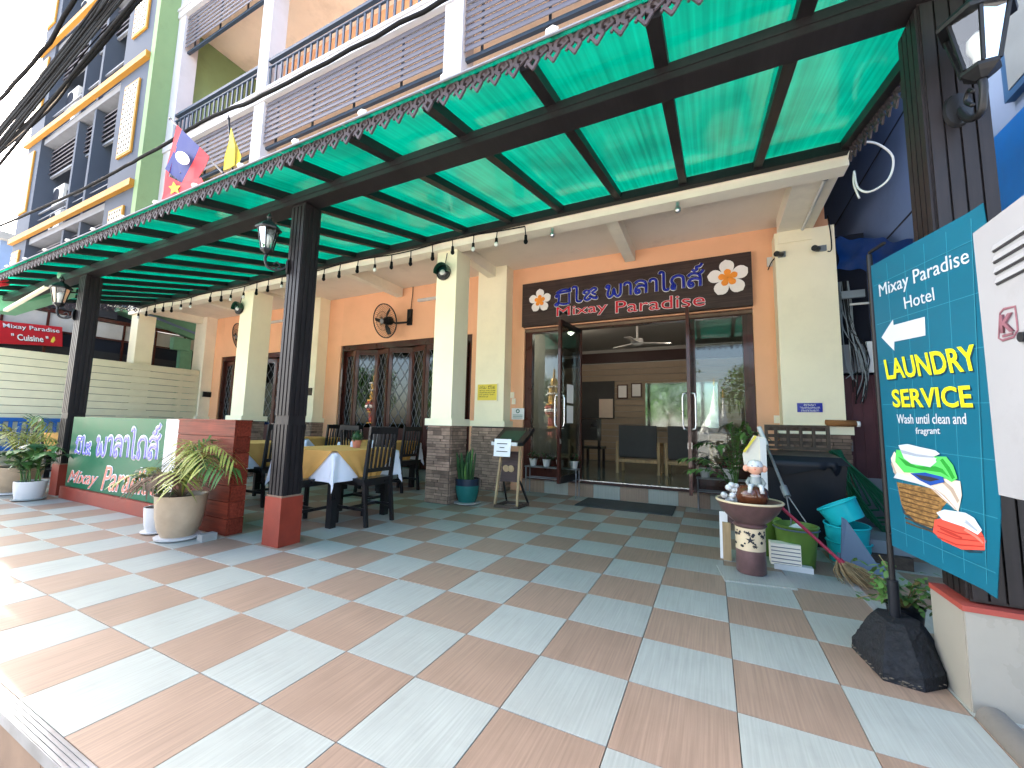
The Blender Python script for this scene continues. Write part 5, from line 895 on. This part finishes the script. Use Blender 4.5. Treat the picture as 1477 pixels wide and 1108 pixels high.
# ------------------------------------------------------------------ white metal cabinet at the right edge
XB = 2.20; cb = thing('metal_cabinet', 'white metal utility cabinet with vent slots and mauve logo', 'cabinet', (2.4, -.2, TZ)); q0 = atX(1403, 337, XB); q1 = atX(1441, 714, XB); yb = q0.y
obj('body', B().box(XB, XB+.32, -.42, yb, q1.z, q0.z).bevel(.012, 3), 'cabinet_white', cb)
obj('support', B().box(XB+.06, XB+.22, -.32, yb-.12, TZ, q1.z), 'black_metal', cb)
for k, (x, y, xx, yy) in enumerate(((1434, 364, 1470, 340), (1435, 380, 1474, 358), (1437, 396, 1475, 376), (1439, 411, 1476, 393))):
    a, d = atX(x, y, XB), atX(xx, yy, XB); d.z = a.z; d.y -= .03; obj('vent_slot', B().box(XB-.003, XB+.001, d.y, a.y, a.z-.0015, a.z+.0025), 'ink', cb); obj('vent_hood', B().hexa([(XB-.006, d.y, a.z+.003), (XB, d.y, a.z+.003), (XB, a.y, a.z+.003), (XB-.006, a.y, a.z+.003), (XB-.001, d.y, a.z+.018), (XB, d.y, a.z+.018), (XB, a.y, a.z+.018), (XB-.001, a.y, a.z+.018)]), 'cabinet_white', cb)
lg = lambda x, y: atX(x, y, XB)
lo_ = [(1443, 452), (1448, 446), (1465, 442), (1469, 476), (1463, 486), (1447, 491), (1441, 488)]; pts = [lg(x, y)+Vector((-.001, 0, 0)) for x, y in lo_]
obj('logo_ring', B().tube(pts+[pts[0]], .0035, 5, ((1, 0, 0), .3)), 'logo_mauve', cb); fit_text('K', lg(1447, 480), lg(1464, 477), lg(1446, 455), 'logo_mauve', cb, .02, lift=.001); obj('logo_bar', B().bar(lg(1447, 485)+Vector((-.001, 0, 0)), lg(1462, 481)+Vector((-.001, 0, 0)), .006, .002, (1, 0, 0)), 'logo_mauve', cb)
a = lg(1474, 487); obj('lock', B().cyl((XB-.008, a.y-.01, a.z), (XB+.001, a.y-.01, a.z), .012, n=14), 'black_plastic', cb, True)
# ------------------------------------------------------------------ grey neighbour building
GY = 2.60; gb = thing('grey_building', 'grey blue apartment block with yellow ledges and perforated yellow panels', 'building', (-14, 3, 0))
XR, XL = -10.26, -18.1; PR0 = atY(176, 200, GY).x; PL1 = atY(62, 215, GY).x
PR0, PL1 = -11.75, -16.95
obj('rear_wall', B().box(XL, XR, 3.9, 12, 3.98, 18.5), 'grey_wall', gb)
for x0, x1 in ((PR0, XR), (XL, PL1)): obj('pier', B().box(x0, x1, GY+.002, 3.9, 3.98, 18.5), 'grey_wall', gb)
LED = (6.36, 9.60, 12.84, 16.08)
for z in LED:
    obj('floor_slab', B().box(PL1, PR0, GY+.06, 3.9, z-.16, z+.02), 'grey_trim', gb); obj('yellow_ledge', B().box(XL-.06, XR-.02, GY-.10, GY, z, z+.16), 'yellow_trim', gb)
hole = B()
def lattice(x0, x1, z0, z1):
    p = obj('yellow_panel', B().box(x0, x1, GY-.04, GY-.002, z0, z1), 'yellow_trim', gb); obj('screen', B().box(x0+.06, x1-.06, GY-.05, GY-.041, z0+.06, z1-.06), 'cream', p); b = B(); n = max(2, round((x1-x0-.1)/.13)); w = (x1-x0-.1)/n; m = int((z1-z0-.1)/w)
    for i in range(n):
        for j in range(m): cx, cz2 = x0+.05+(i+.5)*w, z0+.05+(j+.5)*(z1-z0-.1)/m; b.prism([(cx+math.cos(k*math.pi/3)*w*.36, GY-.051, cz2+math.sin(k*math.pi/3)*w*.36) for k in range(6)], (0, -.0015, 0))
    tag(obj('perforation', b, 'old_wood', p), kind='stuff')
lx0, lx1 = PR0+.5, XR-.35
obj('floor_slab', B().box(PL1, PR0, GY+.06, 3.9, 3.98, 4.1), 'grey_trim', gb)
for z in (3.12,)+LED[:-1]:
    lattice(-11.35, -10.62, z+.95, z+2.85); lattice(XL+.15, PL1-.35, z+.95, z+2.95)
    lv = obj('louvre_frame', B().box(PL1, PR0, GY+.28, GY+.34, z+2.1, z+2.16), 'grey_trim', gb)
    for q in range(6): obj('louvre_blade', B().hexa([(PL1+.02, GY+.24, z+2.2+q*.14), (PR0-.02, GY+.24, z+2.2+q*.14), (PR0-.02, GY+.32, z+2.27+q*.14), (PL1+.02, GY+.32, z+2.27+q*.14), (PL1+.02, GY+.23, z+2.22+q*.14), (PR0-.02, GY+.23, z+2.22+q*.14), (PR0-.02, GY+.31, z+2.29+q*.14), (PL1+.02, GY+.31, z+2.29+q*.14)]), 'louver', lv)
    for x in (-13.45, -14.55): obj('fin', B().box(x, x+.13, GY+.08, 3.6, z+.02, z+3.06), 'grey_wall', gb)
    b = obj('balcony_rail', B().box(PL1, PR0, GY+.15, GY+.19, z+.85, z+.89), 'grey_trim', gb)
    for q in range(3): obj('rail_bar', B().box(PL1, PR0, GY+.16, GY+.18, z+.25+q*.2, z+.27+q*.2), 'grey_trim', b)
    obj('recess', B().box(PL1, PR0, 3.80, 3.895, z+.03, z+3.0), 'dark_void', gb); obj('curtain', B().box(-12.9, -12.2, 3.70, 3.75, z+1.9, z+2.8), 'neigh_green', gb)
    for q, zz in enumerate((.35, 1.15)):
        u = obj('air_conditioner', B().box(-16.75, -15.95, GY+.35, GY+.68, z+zz, z+zz+.6).bevel(.02, 1), 'ac_white', gb); obj('fan_grille', B().lathe([(.24, 0), (.24, .012)], n=24).xf(Matrix.Translation((-16.5, GY+.35, z+zz+.3)) @ Matrix.Rotation(rad(90), 4, 'X')), 'dark_void', u); obj('side_vent', B().box(-15.949, -15.94, GY+.42, GY+.62, z+zz+.2, z+zz+.4), 'dark_void', u)
        obj('bracket', B().box(-16.8, -15.9, GY+.33, GY+.7, z+zz-.05, z+zz-.003), 'grey_trim', u)
# pale house far left
t = thing('far_house', 'pale distant house at the far left edge', 'house', (-27, 4, 0)); obj('wall', B().box(-30, -24.5, 3.6, 9, 0, 8.2), 'pale_blue_wall', t); obj('roof', B().prism([(-30.5, 3.3, 8.2), (-24.2, 3.3, 8.2), (-24.2, 9.3, 8.2), (-30.5, 9.3, 8.2)], (0, 0, .3)), 'concrete', t)
for k in range(3):
    w_ = obj('window', B().box(-29.3+k*1.7, -28.2+k*1.7, 3.55, 3.6, 5.4, 6.9), 'grey_trim', t); obj('pane', B().box(-29.2+k*1.7, -28.3+k*1.7, 3.53, 3.55, 5.5, 6.8), 'dark_void', w_)
# ------------------------------------------------------------------ fence and restaurant next door
FX = -10.62; fe = thing('board_fence', 'cream horizontal board fence closing the left end of the terrace', 'fence', (FX, 2.6, 0)); z = 2.33
while z > .1: obj('fence_board', B().box(FX-.03, FX, .3, 4.48, z-.147, z).bevel(.003, 1), 'fence_cream', fe); z -= .157
for y in (.5, 2.28, 4.1): obj('fence_post', B().box(FX-.09, FX-.032, y-.04, y+.04, 0, 2.33), 'fence_cream', fe)
obj('joint_strip', B().box(FX-.005, FX+.004, 2.27, 2.285, .1, 2.33), 'neigh_dark', fe)
nb = thing('restaurant_building', 'dark open fronted restaurant with paned band beyond the fence', 'building', (-13, 3, 0)); NX = -11.6
obj('wall', B().box(-15, NX, .4, 5.2, 0, 2.62), 'neigh_dark', nb); obj('back_wall', B().box(-15.2, -15, .4, 5.2, 0, 4), 'neigh_dark', nb)
for k in range(7):
    y0 = .6+k*.65; obj('pane', B().box(NX-.04, NX, y0+.02, y0+.63, 2.95, 3.33), 'neigh_pane', nb); obj('mullion', B().box(NX-.03, NX+.03, y0-.02, y0+.02, 2.3, 3.4), 'mahogany', nb)
    obj('lower_pane', B().box(NX-.05, NX-.01, y0+.02, y0+.63, 2.62, 2.93), 'dark_void', nb)
obj('lintel', B().box(NX-.03, NX+.05, .4, 5.2, 3.34, 3.42), 'mahogany', nb); obj('middle_rail', B().box(NX-.03, NX+.04, .4, 5.2, 2.92, 2.955), 'mahogany', nb); obj('fascia', B().box(NX-.5, NX+.12, .2, 3.0, 3.43, 3.62), 'neigh_dark', nb)
obj('tarpaulin', B().prism([(NX+.3, .9, 3.66), (NX+.3, 3.3, 3.70), (NX-.3, 3.3, 3.95), (NX-.3, .9, 3.9)], (0, 0, .02)), 'cream', nb)
g0, g1 = atX(176, 448, NX+.2), atX(282, 490, NX+.2); obj('green_gable', B().prism([g0, g1, g1+Vector((0, 0, .5)), g0+Vector((0, .2, .62))], (-.5, 0, 0)), 'neigh_green', nb); obj('gable_edge', B().bar(g0+Vector((.03, 0, .14)), g1+Vector((.03, 0, .16)), .05, .05), 'pale_blue_wall', nb); obj('corbel', B().box(NX, NX+.2, g1.y-.5, g1.y-.1, g1.z-.35, g1.z-.02), 'neigh_green', nb); obj('gable_end', B().box(NX-.1, NX+.15, g1.y-.3, g1.y-.02, 0, g1.z-.3), 'neigh_green', nb)
rs = thing('restaurant_sign', 'red sign with white cuisine lettering behind the left post', 'sign', (-11.4, 1.6, 2.6)); RX = NX+.16; c0, c1, c2, c3 = atX(-6, 462, RX), atX(90, 472, RX), atX(90, 500, RX), atX(-6, 495, RX)
obj('board', B().prism([c3, c2, c1, c0], (-.05, 0, 0)), 'red_sign', rs); RS = lambda x, y: atX(x, y, RX+.004)
for dx, mt, lf in ((.8, 'ink', .001), (0, 'white_letter', .004)):
    fit_text('Mixay Paradise', RS(5+dx, 474+dx), RS(86+dx, 482+dx), RS(4+dx, 466+dx), mt, rs, .006, lift=lf); fit_text('" Cuisine "', RS(17+dx, 490+dx), RS(70+dx, 494+dx), RS(16+dx, 481+dx), mt, rs, .02, lift=lf)
obj('chilli_mark', B().tube([RS(75, 494), RS(77, 490), RS(78, 486)], [.02, .03, .01], 6, ((1, 0, 0), .3)), 'yellow_board', rs)
aw = thing('folding_awning', 'green fabric awning on a pale arm left of the first post', 'awning', (-7.2, .7, 3)); A0, A1, A2, A3 = atY(-10, 452, .75), atY(-10, 425, .75), atY(82, 408, 1.2), atY(80, 425, 1.3)
obj('fabric', B().prism([A0, A3, A2, A1], (0, .25, .02)), 'neigh_green', aw); obj('arm', B().bar(atY(8, 448, .72), atY(88, 402, .9), .05, .04), 'cream_pale', aw); obj('bracket', B().ball(atY(92, 398, .88), .09, 2, (1, .8, 1)), 'neigh_green', aw, 2)
tag(obj('red_lantern', B().lathe([(.02, -.1), (.09, -.06), (.12, 0), (.09, .06), (.02, .1)], atY(0, 404, .5), 16), 'red_sign', None, True), 'round red lantern at the very left edge of the canopy', 'lantern')
# ------------------------------------------------------------------ right hand neighbours
bb_ = thing('blue_building', 'dark blue neighbouring wall beyond the right edge of the canopy', 'building', (3.5, 5, 0)); BX = 3.34
obj('wall', B().box(BX, BX+5, 2.9, 14, TZ, 12), 'blue_wall', bb_)
for z in (3.2, 4.25, 5.3, 6.4): obj('joint', B().box(BX-.004, BX+.001, 2.9, 9, z, z+.02), 'dark_void', bb_)
pb = thing('pale_blue_building', 'pale blue house with frosted window at the upper right edge', 'building', (4, 2.2, 0)); obj('wall', B().box(BX+.05, BX+4, 1.2, 2.898, TZ, 11), 'pale_blue_wall', pb)
w0 = atX(1449, 150, BX); wz = w0.z
for k in range(3):
    z0_ = wz+k*.72; w_ = obj('window', B().box(BX, BX+.049, w0.y-1.1, w0.y, z0_, z0_+.70), 'blue_frame', pb)
    for q in range(2): obj('pane', B().box(BX-.006, BX-.001, w0.y-.06-.52*(q+1)+.04, w0.y-.06-.52*q, z0_+.05, z0_+.65), 'frost', w_)
obj('downpipe', B().cyl((BX, 2.52, 2.5), (BX, 2.52, 9), .035), 'frost', pb)
ap = atX(1427, 208, BX-.05); tag(obj('blue_hoarding', B().box(BX-.06, BX-.012, 1.0, 2.62, .6, ap.z), 'blue_awning'), 'bright blue panel on the pale house behind the right post', 'panel')
b = B(); n = 22; rows = []; q00, q10, q01, q11 = atY(1206, 344, 4.55), atX(1316, 348, 3.32), atY(1208, 388, 4.55), atX(1306, 392, 3.32)
for i in range(n+1):
    u = i/n; rows.append([b.bm.verts.new((q00*(1-u)+q10*u)*(1-v)+(q01*(1-u)+q11*u)*v+Vector((-.02*math.sin(u*9+v*7), -.03*math.sin(u*14+v*4)-.03*math.sin(v*9+u*3), .015*math.sin(u*21)))) for v in [k/8 for k in range(9)]])
for i in range(n):
    for j in range(8): b.bm.faces.new([rows[i][j], rows[i+1][j], rows[i+1][j+1], rows[i][j+1]])
bmesh.ops.solidify(b.bm, geom=b.bm.faces[:], thickness=.004); tp = tag(obj('tarpaulin', b, 'tarp_blue', None, True), 'crumpled blue tarpaulin stretched over the side passage', 'tarpaulin')
t = thing('side_door', 'plum coloured metal door at the end of the side passage', 'door', (3.15, 4.66, 0)); obj('leaf', B().box(2.953, 3.338, 4.66, 4.70, .0, 1.75), 'door_plum', t)
for x in (3.05, 3.15, 3.25): obj('rib', B().box(x, x+.012, 4.65, 4.659, .02, 1.73), 'door_plum', t)
obj('kick_plate', B().box(2.96, 3.335, 4.645, 4.658, .0, .55), 'grey_trim', t); obj('handle', B().box(3.0, 3.03, 4.63, 4.658, .85, .97), 'alu', t)
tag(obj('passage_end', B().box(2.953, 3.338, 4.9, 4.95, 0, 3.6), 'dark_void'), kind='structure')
t = thing('meter_box', 'grey meter box with tangled cables in the side passage', 'meter box', (3.15, 4.62, 1.78)); obj('box', B().box(2.96, 3.2, 4.62, 4.72, 1.78, 2.12), 'grey_trim', t); obj('board', B().box(3.22, 3.33, 4.64, 4.68, 1.78, 2.15), 'paper', t)
for k in range(16):
    x = 2.97+random.uniform(0, .12); obj('cable', B().tube(catmull([(x, 4.6, 2.9), (x+random.uniform(-.02, .03), 4.6, 2.6), (x+random.uniform(-.01, .06), 4.58, 2.3), (x+random.uniform(0, .2), 4.57, 1.9+random.uniform(-.2, .2)), (x+random.uniform(0, .1), 4.58, 1.7+random.uniform(-.3, .1))], 4), .006, 5), random.choice(('frost', 'cable', 'cable_grey', 'cable', 'frost')), t)
t = thing('tube_light', 'white tube light fitting hanging under the blue tarpaulin', 'tube light', (3.1, 4.5, 2.62)); obj('batten', B().box(2.98, 3.2, 4.50, 4.53, 2.66, 2.75), 'frost', t); obj('tube', B().cyl((3.05, 4.5, 2.58), (3.3, 4.5, 2.58), .014, n=8), 'white_gloss', t, True)
for k, (x, y, xx) in enumerate(((1127, 366, 0), (1186, 357, 1))):
    p = atY(x, y, 4.44); t = thing('security_camera', ('black security camera at the left of the right pilaster', 'grey security camera with hanging cable on the right pilaster')[k], 'camera', p, 'security cameras'); obj('mount', B().box(p.x-.03, p.x+.05, 4.47, 4.498, p.z-.03, p.z+.04), 'frost', t); obj('body', B().cyl((p.x-.04*k, 4.47, p.z), (p.x-.06-.03*k, 4.38, p.z-.015), .035, n=14), 'black_plastic', t, True)
    obj('flex', B().tube(catmull([(p.x+.06, 4.49, p.z-.04), (p.x+.10, 4.49, p.z-.02), (p.x+.10, 4.49, p.z+.2), (p.x+.08, 4.49, p.z+.42)] if k else [(p.x, 4.49, p.z+.03), (p.x-.08, 4.6, p.z-.02), (p.x-.12, 4.7, p.z-.1)], 4), .007, 6), 'cable', t)
p = atY(1110, 378, 4.74); tag(obj('junction_box', B().box(p.x-.03, p.x+.03, 4.72, 4.757, p.z-.06, p.z+.06).bevel(.005, 1), 'white_gloss'), 'white junction box beside the right end of the sign', 'junction box')
t = thing('loose_cable', 'white cable loop hanging from the canopy corner', 'cable', (2.75, 2.9, 3.5)); obj('loop', B().tube(catmull([(2.74, 2.7, 3.52), (2.86, 2.75, 3.50), (2.97, 2.8, 3.38), (2.95, 2.85, 3.22), (2.84, 2.9, 3.16), (2.77, 2.95, 3.24), (2.76, 2.98, 3.42)], 5), .009, 6), 'cable_white', t, 2)
obj('strand', B().tube(catmull([(2.76, 2.98, 3.42), (2.75, 2.98, 3.3), (2.78, 2.97, 3.15)], 5), .008, 6), 'cable_white', t, 2)
t = thing('conduit_pipe', 'white conduit under the right ceiling beam', 'pipe', (2.55, 3.4, 3.58)); obj('pipe', B().cyl((2.62, 3.30, 3.575), (2.62, 4.44, 3.575), .018, n=8), 'white_gloss', t, True); obj('cap', B().cyl((2.62, 3.27, 3.575), (2.62, 3.30, 3.575), .03, n=10), 'alu', t, True)
# ------------------------------------------------------------------ overhead cables
def cable(pts, r, mat, name, label, grp='overhead cables', wob=0):
    P_ = catmull(pts, 8); P_ = [p+Vector((0, random.gauss(0, wob), random.gauss(0, wob))) for p in P_]; return tag(obj(name, B().tube(P_, r, 6), mat, None, 2), label, 'cable', grp)
CYP = .9
bt = thing('cable_bundle', 'thick bundle of black telecom cables crossing the upper left sky', 'cable bundle', atY(80, 120, CYP))
for k in range(22):
    o = random.uniform(-1, 1); a = atY(215+o*32, -60, CYP+random.uniform(-.2, .2)); m1 = atY(98+o*22, 88+random.uniform(-4, 4), CYP+random.uniform(-.1, .1)); d = atY(-70+o*16, 296+o*10, CYP+random.uniform(-.08, .08)); pt = catmull([a, m1+Vector((0, 0, random.uniform(-.03, .03))), d], 8)
    obj('strand', B().tube(pt, random.choice((.008, .012, .016, .024)), 6), random.choice(('cable', 'cable', 'cable_grey')), bt, 2)
for k in range(9):
    a = atY(234+random.uniform(-8, 8), -40, CYP+.3); m1 = atY(130+random.uniform(-6, 10), 72+random.uniform(-4, 10), CYP+.2); m2 = atY(70, 150+random.uniform(-5, 10), CYP+.1); d = atY(-30, 245, CYP); obj('strand', B().tube(catmull([a, m1, m2, d], 6), random.choice((.010, .016, .028)), 6), random.choice(('cable', 'cable', 'wood_pole')), bt, 2)
cable([atY(135, -50, .7), atY(60, 75, .7), atY(-30, 175, .7)], .030, 'cable', 'power_cable', 'thick twisted single cable left of the cable bundle', wob=.006)
cable([atY(78, -40, .7), atY(30, 65, .7), atY(-20, 125, .7)], .005, 'cable_grey', 'thin_wire', 'thin wire at the extreme upper left')
cable([atY(-40, 345, 1.6), atY(120, 272, 1.6), atY(225, 215, 1.6), atY(300, 172, 1.6), atY(395, 130, 1.6), atY(640, 0, 1.6), atY(760, -60, 1.6)], .026, 'cable', 'power_cable', 'black cable running across the balconies', wob=.004)
# ------------------------------------------------------------------ flags on the canopy edge
FYP = .5
def flag(name, label, pole, parts):
    t = thing(name, label, 'flag', atY(*pole[1], FYP), 'flags above the canopy'); a, d = atY(*pole[0], FYP), atY(*pole[1], FYP); obj('pole', B().cyl(d, a, .009, n=8), 'black_metal', t, True); obj('finial', B().cyl(a, a+(a-d).normalized()*.05, .014, .002, n=8), 'black_metal', t, True)
    for nm, pts, mt, o in parts:
        b = B(); v = [b.bm.verts.new(atY(x, y, FYP-o+.008*math.sin(x*.12+y*.1))) for x, y in pts]; b.bm.faces.new(v); r = bmesh.ops.extrude_face_region(b.bm, geom=b.bm.faces[:]); bmesh.ops.translate(b.bm, vec=(0, .003, 0), verts=[q for q in r['geom'] if isinstance(q, bmesh.types.BMVert)]); obj(nm, b, mt, t)
circ = [(263+10*math.cos(k*.4488), 228+9*math.sin(k*.4488)+.35*10*math.cos(k*.4488)) for k in range(14)]
flag('flag', 'red and blue flag with white disc hanging from a slanted pole', ((246, 172), (322, 250)), [('red_stripe', [(255, 180), (262, 187), (250, 228), (243, 252), (235, 282), (239, 245), (248, 210)], 'flag_red', .012), ('blue_stripe', [(262, 187), (288, 212), (282, 226), (262, 264), (238, 244), (252, 215)], 'flag_blue', .016), ('red_stripe', [(288, 212), (302, 226), (296, 240), (278, 270), (262, 264), (282, 226)], 'flag_red', .02), ('disc', circ, 'white_letter', .05)])
flag('flag', 'red flag with yellow emblem drooping below the blue one', ((262, 250), (292, 272)), [('cloth', [(242, 254), (262, 264), (290, 256), (296, 268), (262, 282), (233, 288)], 'flag_red', .06), ('emblem', [(250, 262), (254, 268), (260, 268), (256, 273), (258, 279), (252, 276), (246, 280), (247, 273), (243, 269), (248, 268)], 'flag_yellow', .075)])
flag('flag', 'plain yellow flag hanging limp from its pole', ((330, 172), (336, 255)), [('cloth', [(333, 184), (338, 200), (348, 226), (344, 238), (322, 246), (324, 225), (330, 205)], 'flag_yellow', .012), ('fold', [(334, 188), (339, 212), (338, 238), (330, 243), (332, 215)], 'flag_yellow', .03)])
# ------------------------------------------------------------------ across the street (seen in the glass and the mirror)
def mirrored(x, y, plane, real): p = atY(x, y, 2*plane-real); return Vector((p.x, real, p.z))
def stupa(tip, base_z, w, label):
    t = thing('stupa', label, 'stupa', (tip.x, tip.y, TZ), 'white stupas across the street'); h = tip.z-TZ; pr_ = [(1.0, 0), (1.0, .10), (.85, .11), (.85, .2), (.68, .21), (.66, .3), (.58, .31), (.5, .4), (.36, .5), (.26, .56), (.28, .57), (.2, .6), (.12, .72), (.06, .86), (.02, 1)]
    obj('body', B().lathe([(r*w, TZ+z*h) for r, z in pr_], (tip.x, tip.y, 0), 20), 'stupa_white', t, True); obj('finial', B().lathe([(.02*w, tip.z), (.06*w, tip.z+.1), (.005, tip.z+.5)], (tip.x, tip.y, 0), 8), 'gold', t); return t
stupa(mirrored(1030, 557, 4.855, -16), 0, 1.5, 'larger white stupa reflected in the right sidelight'); stupa(mirrored(1043, 574, 4.855, -14), 0, 1.0, 'smaller white stupa reflected in the right sidelight')
tw = mirrored(800, 500, 4.855, -9); t = thing('temple_pillar', 'ornate gold and red temple pillar reflected in the left sidelight', 'pillar', (tw.x, tw.y, TZ))
z_ = TZ; k = 0
for r, h_, mt in ((.55, .5, 'stupa_white'), (.45, .25, 'gold'), (.34, .6, 'trim_red'), (.42, .12, 'gold'), (.30, .5, 'trim_red'), (.38, .1, 'gold'), (.46, .14, 'trim_red'), (.52, .16, 'stupa_white'), (.48, .16, 'trim_red'), (.42, .14, 'gold'), (.30, .45, 'gold'), (.40, .08, 'stupa_white'), (.28, .3, 'gold'), (.34, .07, 'stupa_white'), (.18, .4, 'gold'), (.06, .5, 'gold')):
    obj('tier', B().lathe([(r*.88, z_), (r, z_+h_*.2), (r, z_+h_*.8), (r*.85, z_+h_)], (tw.x, tw.y, 0), 12), mt, t); z_ += h_
tag(obj('temple_wall', B().box(-30, 22, -11.6, -11.3, TZ, .9), 'stupa_white'), 'low white temple wall across the street', 'wall')
lv = B()
for k in range(5200):
    u = Vector((random.gauss(0, 1), random.gauss(0, 1), random.gauss(0, 1))); u.normalize(); cl = Vector((math.sin(k//130*2.4)*1.7, math.cos(k//130*1.7)*1.7, 4.4+1.3*math.sin(k//130*3.3))); leaf_quad(lv, cl+u*random.uniform(.3, 1.0), Vector((random.gauss(0, 1), random.gauss(0, 1), random.gauss(-.2, .6))), .26, .13)
crown = lv.mesh('crown', 'leaf'); tr = B().tube([(0, 0, 0), (.05, 0, 1.5), (0, .05, 3.0)], [.2, .15, .11], 10)
for k in range(7): a = k*.9; tr.tube([(0, .04, 2.6), (math.cos(a)*.8, math.sin(a)*.8, 3.6), (math.cos(a)*1.5, math.sin(a)*1.5, 4.5)], [.08, .05, .02], 6)
trunk = tr.mesh('trunk', 'bark', True)
mt_ = mirrored(965, 590, 8.92, -13)
for k, (x, y, s) in enumerate(((-8, -30, 1.1), (mt_.x, -13, .85), (5.5, -33, 1.2), (12, -31, 1.0), (-16, -30, 1.1))):
    t = thing('street_tree', 'leafy street tree across the road, %s from the left' % ('second', 'third', 'fourth', 'fifth', 'first')[k], 'tree', (x, y, TZ), 'trees across the street'); t.scale = (s, s, s); t.rotation_euler = (0, 0, k*1.3)
    for nm, me in (('trunk', trunk), ('crown', crown)): o = bpy.data.objects.new(nm, me); COL.objects.link(o); o.parent = t
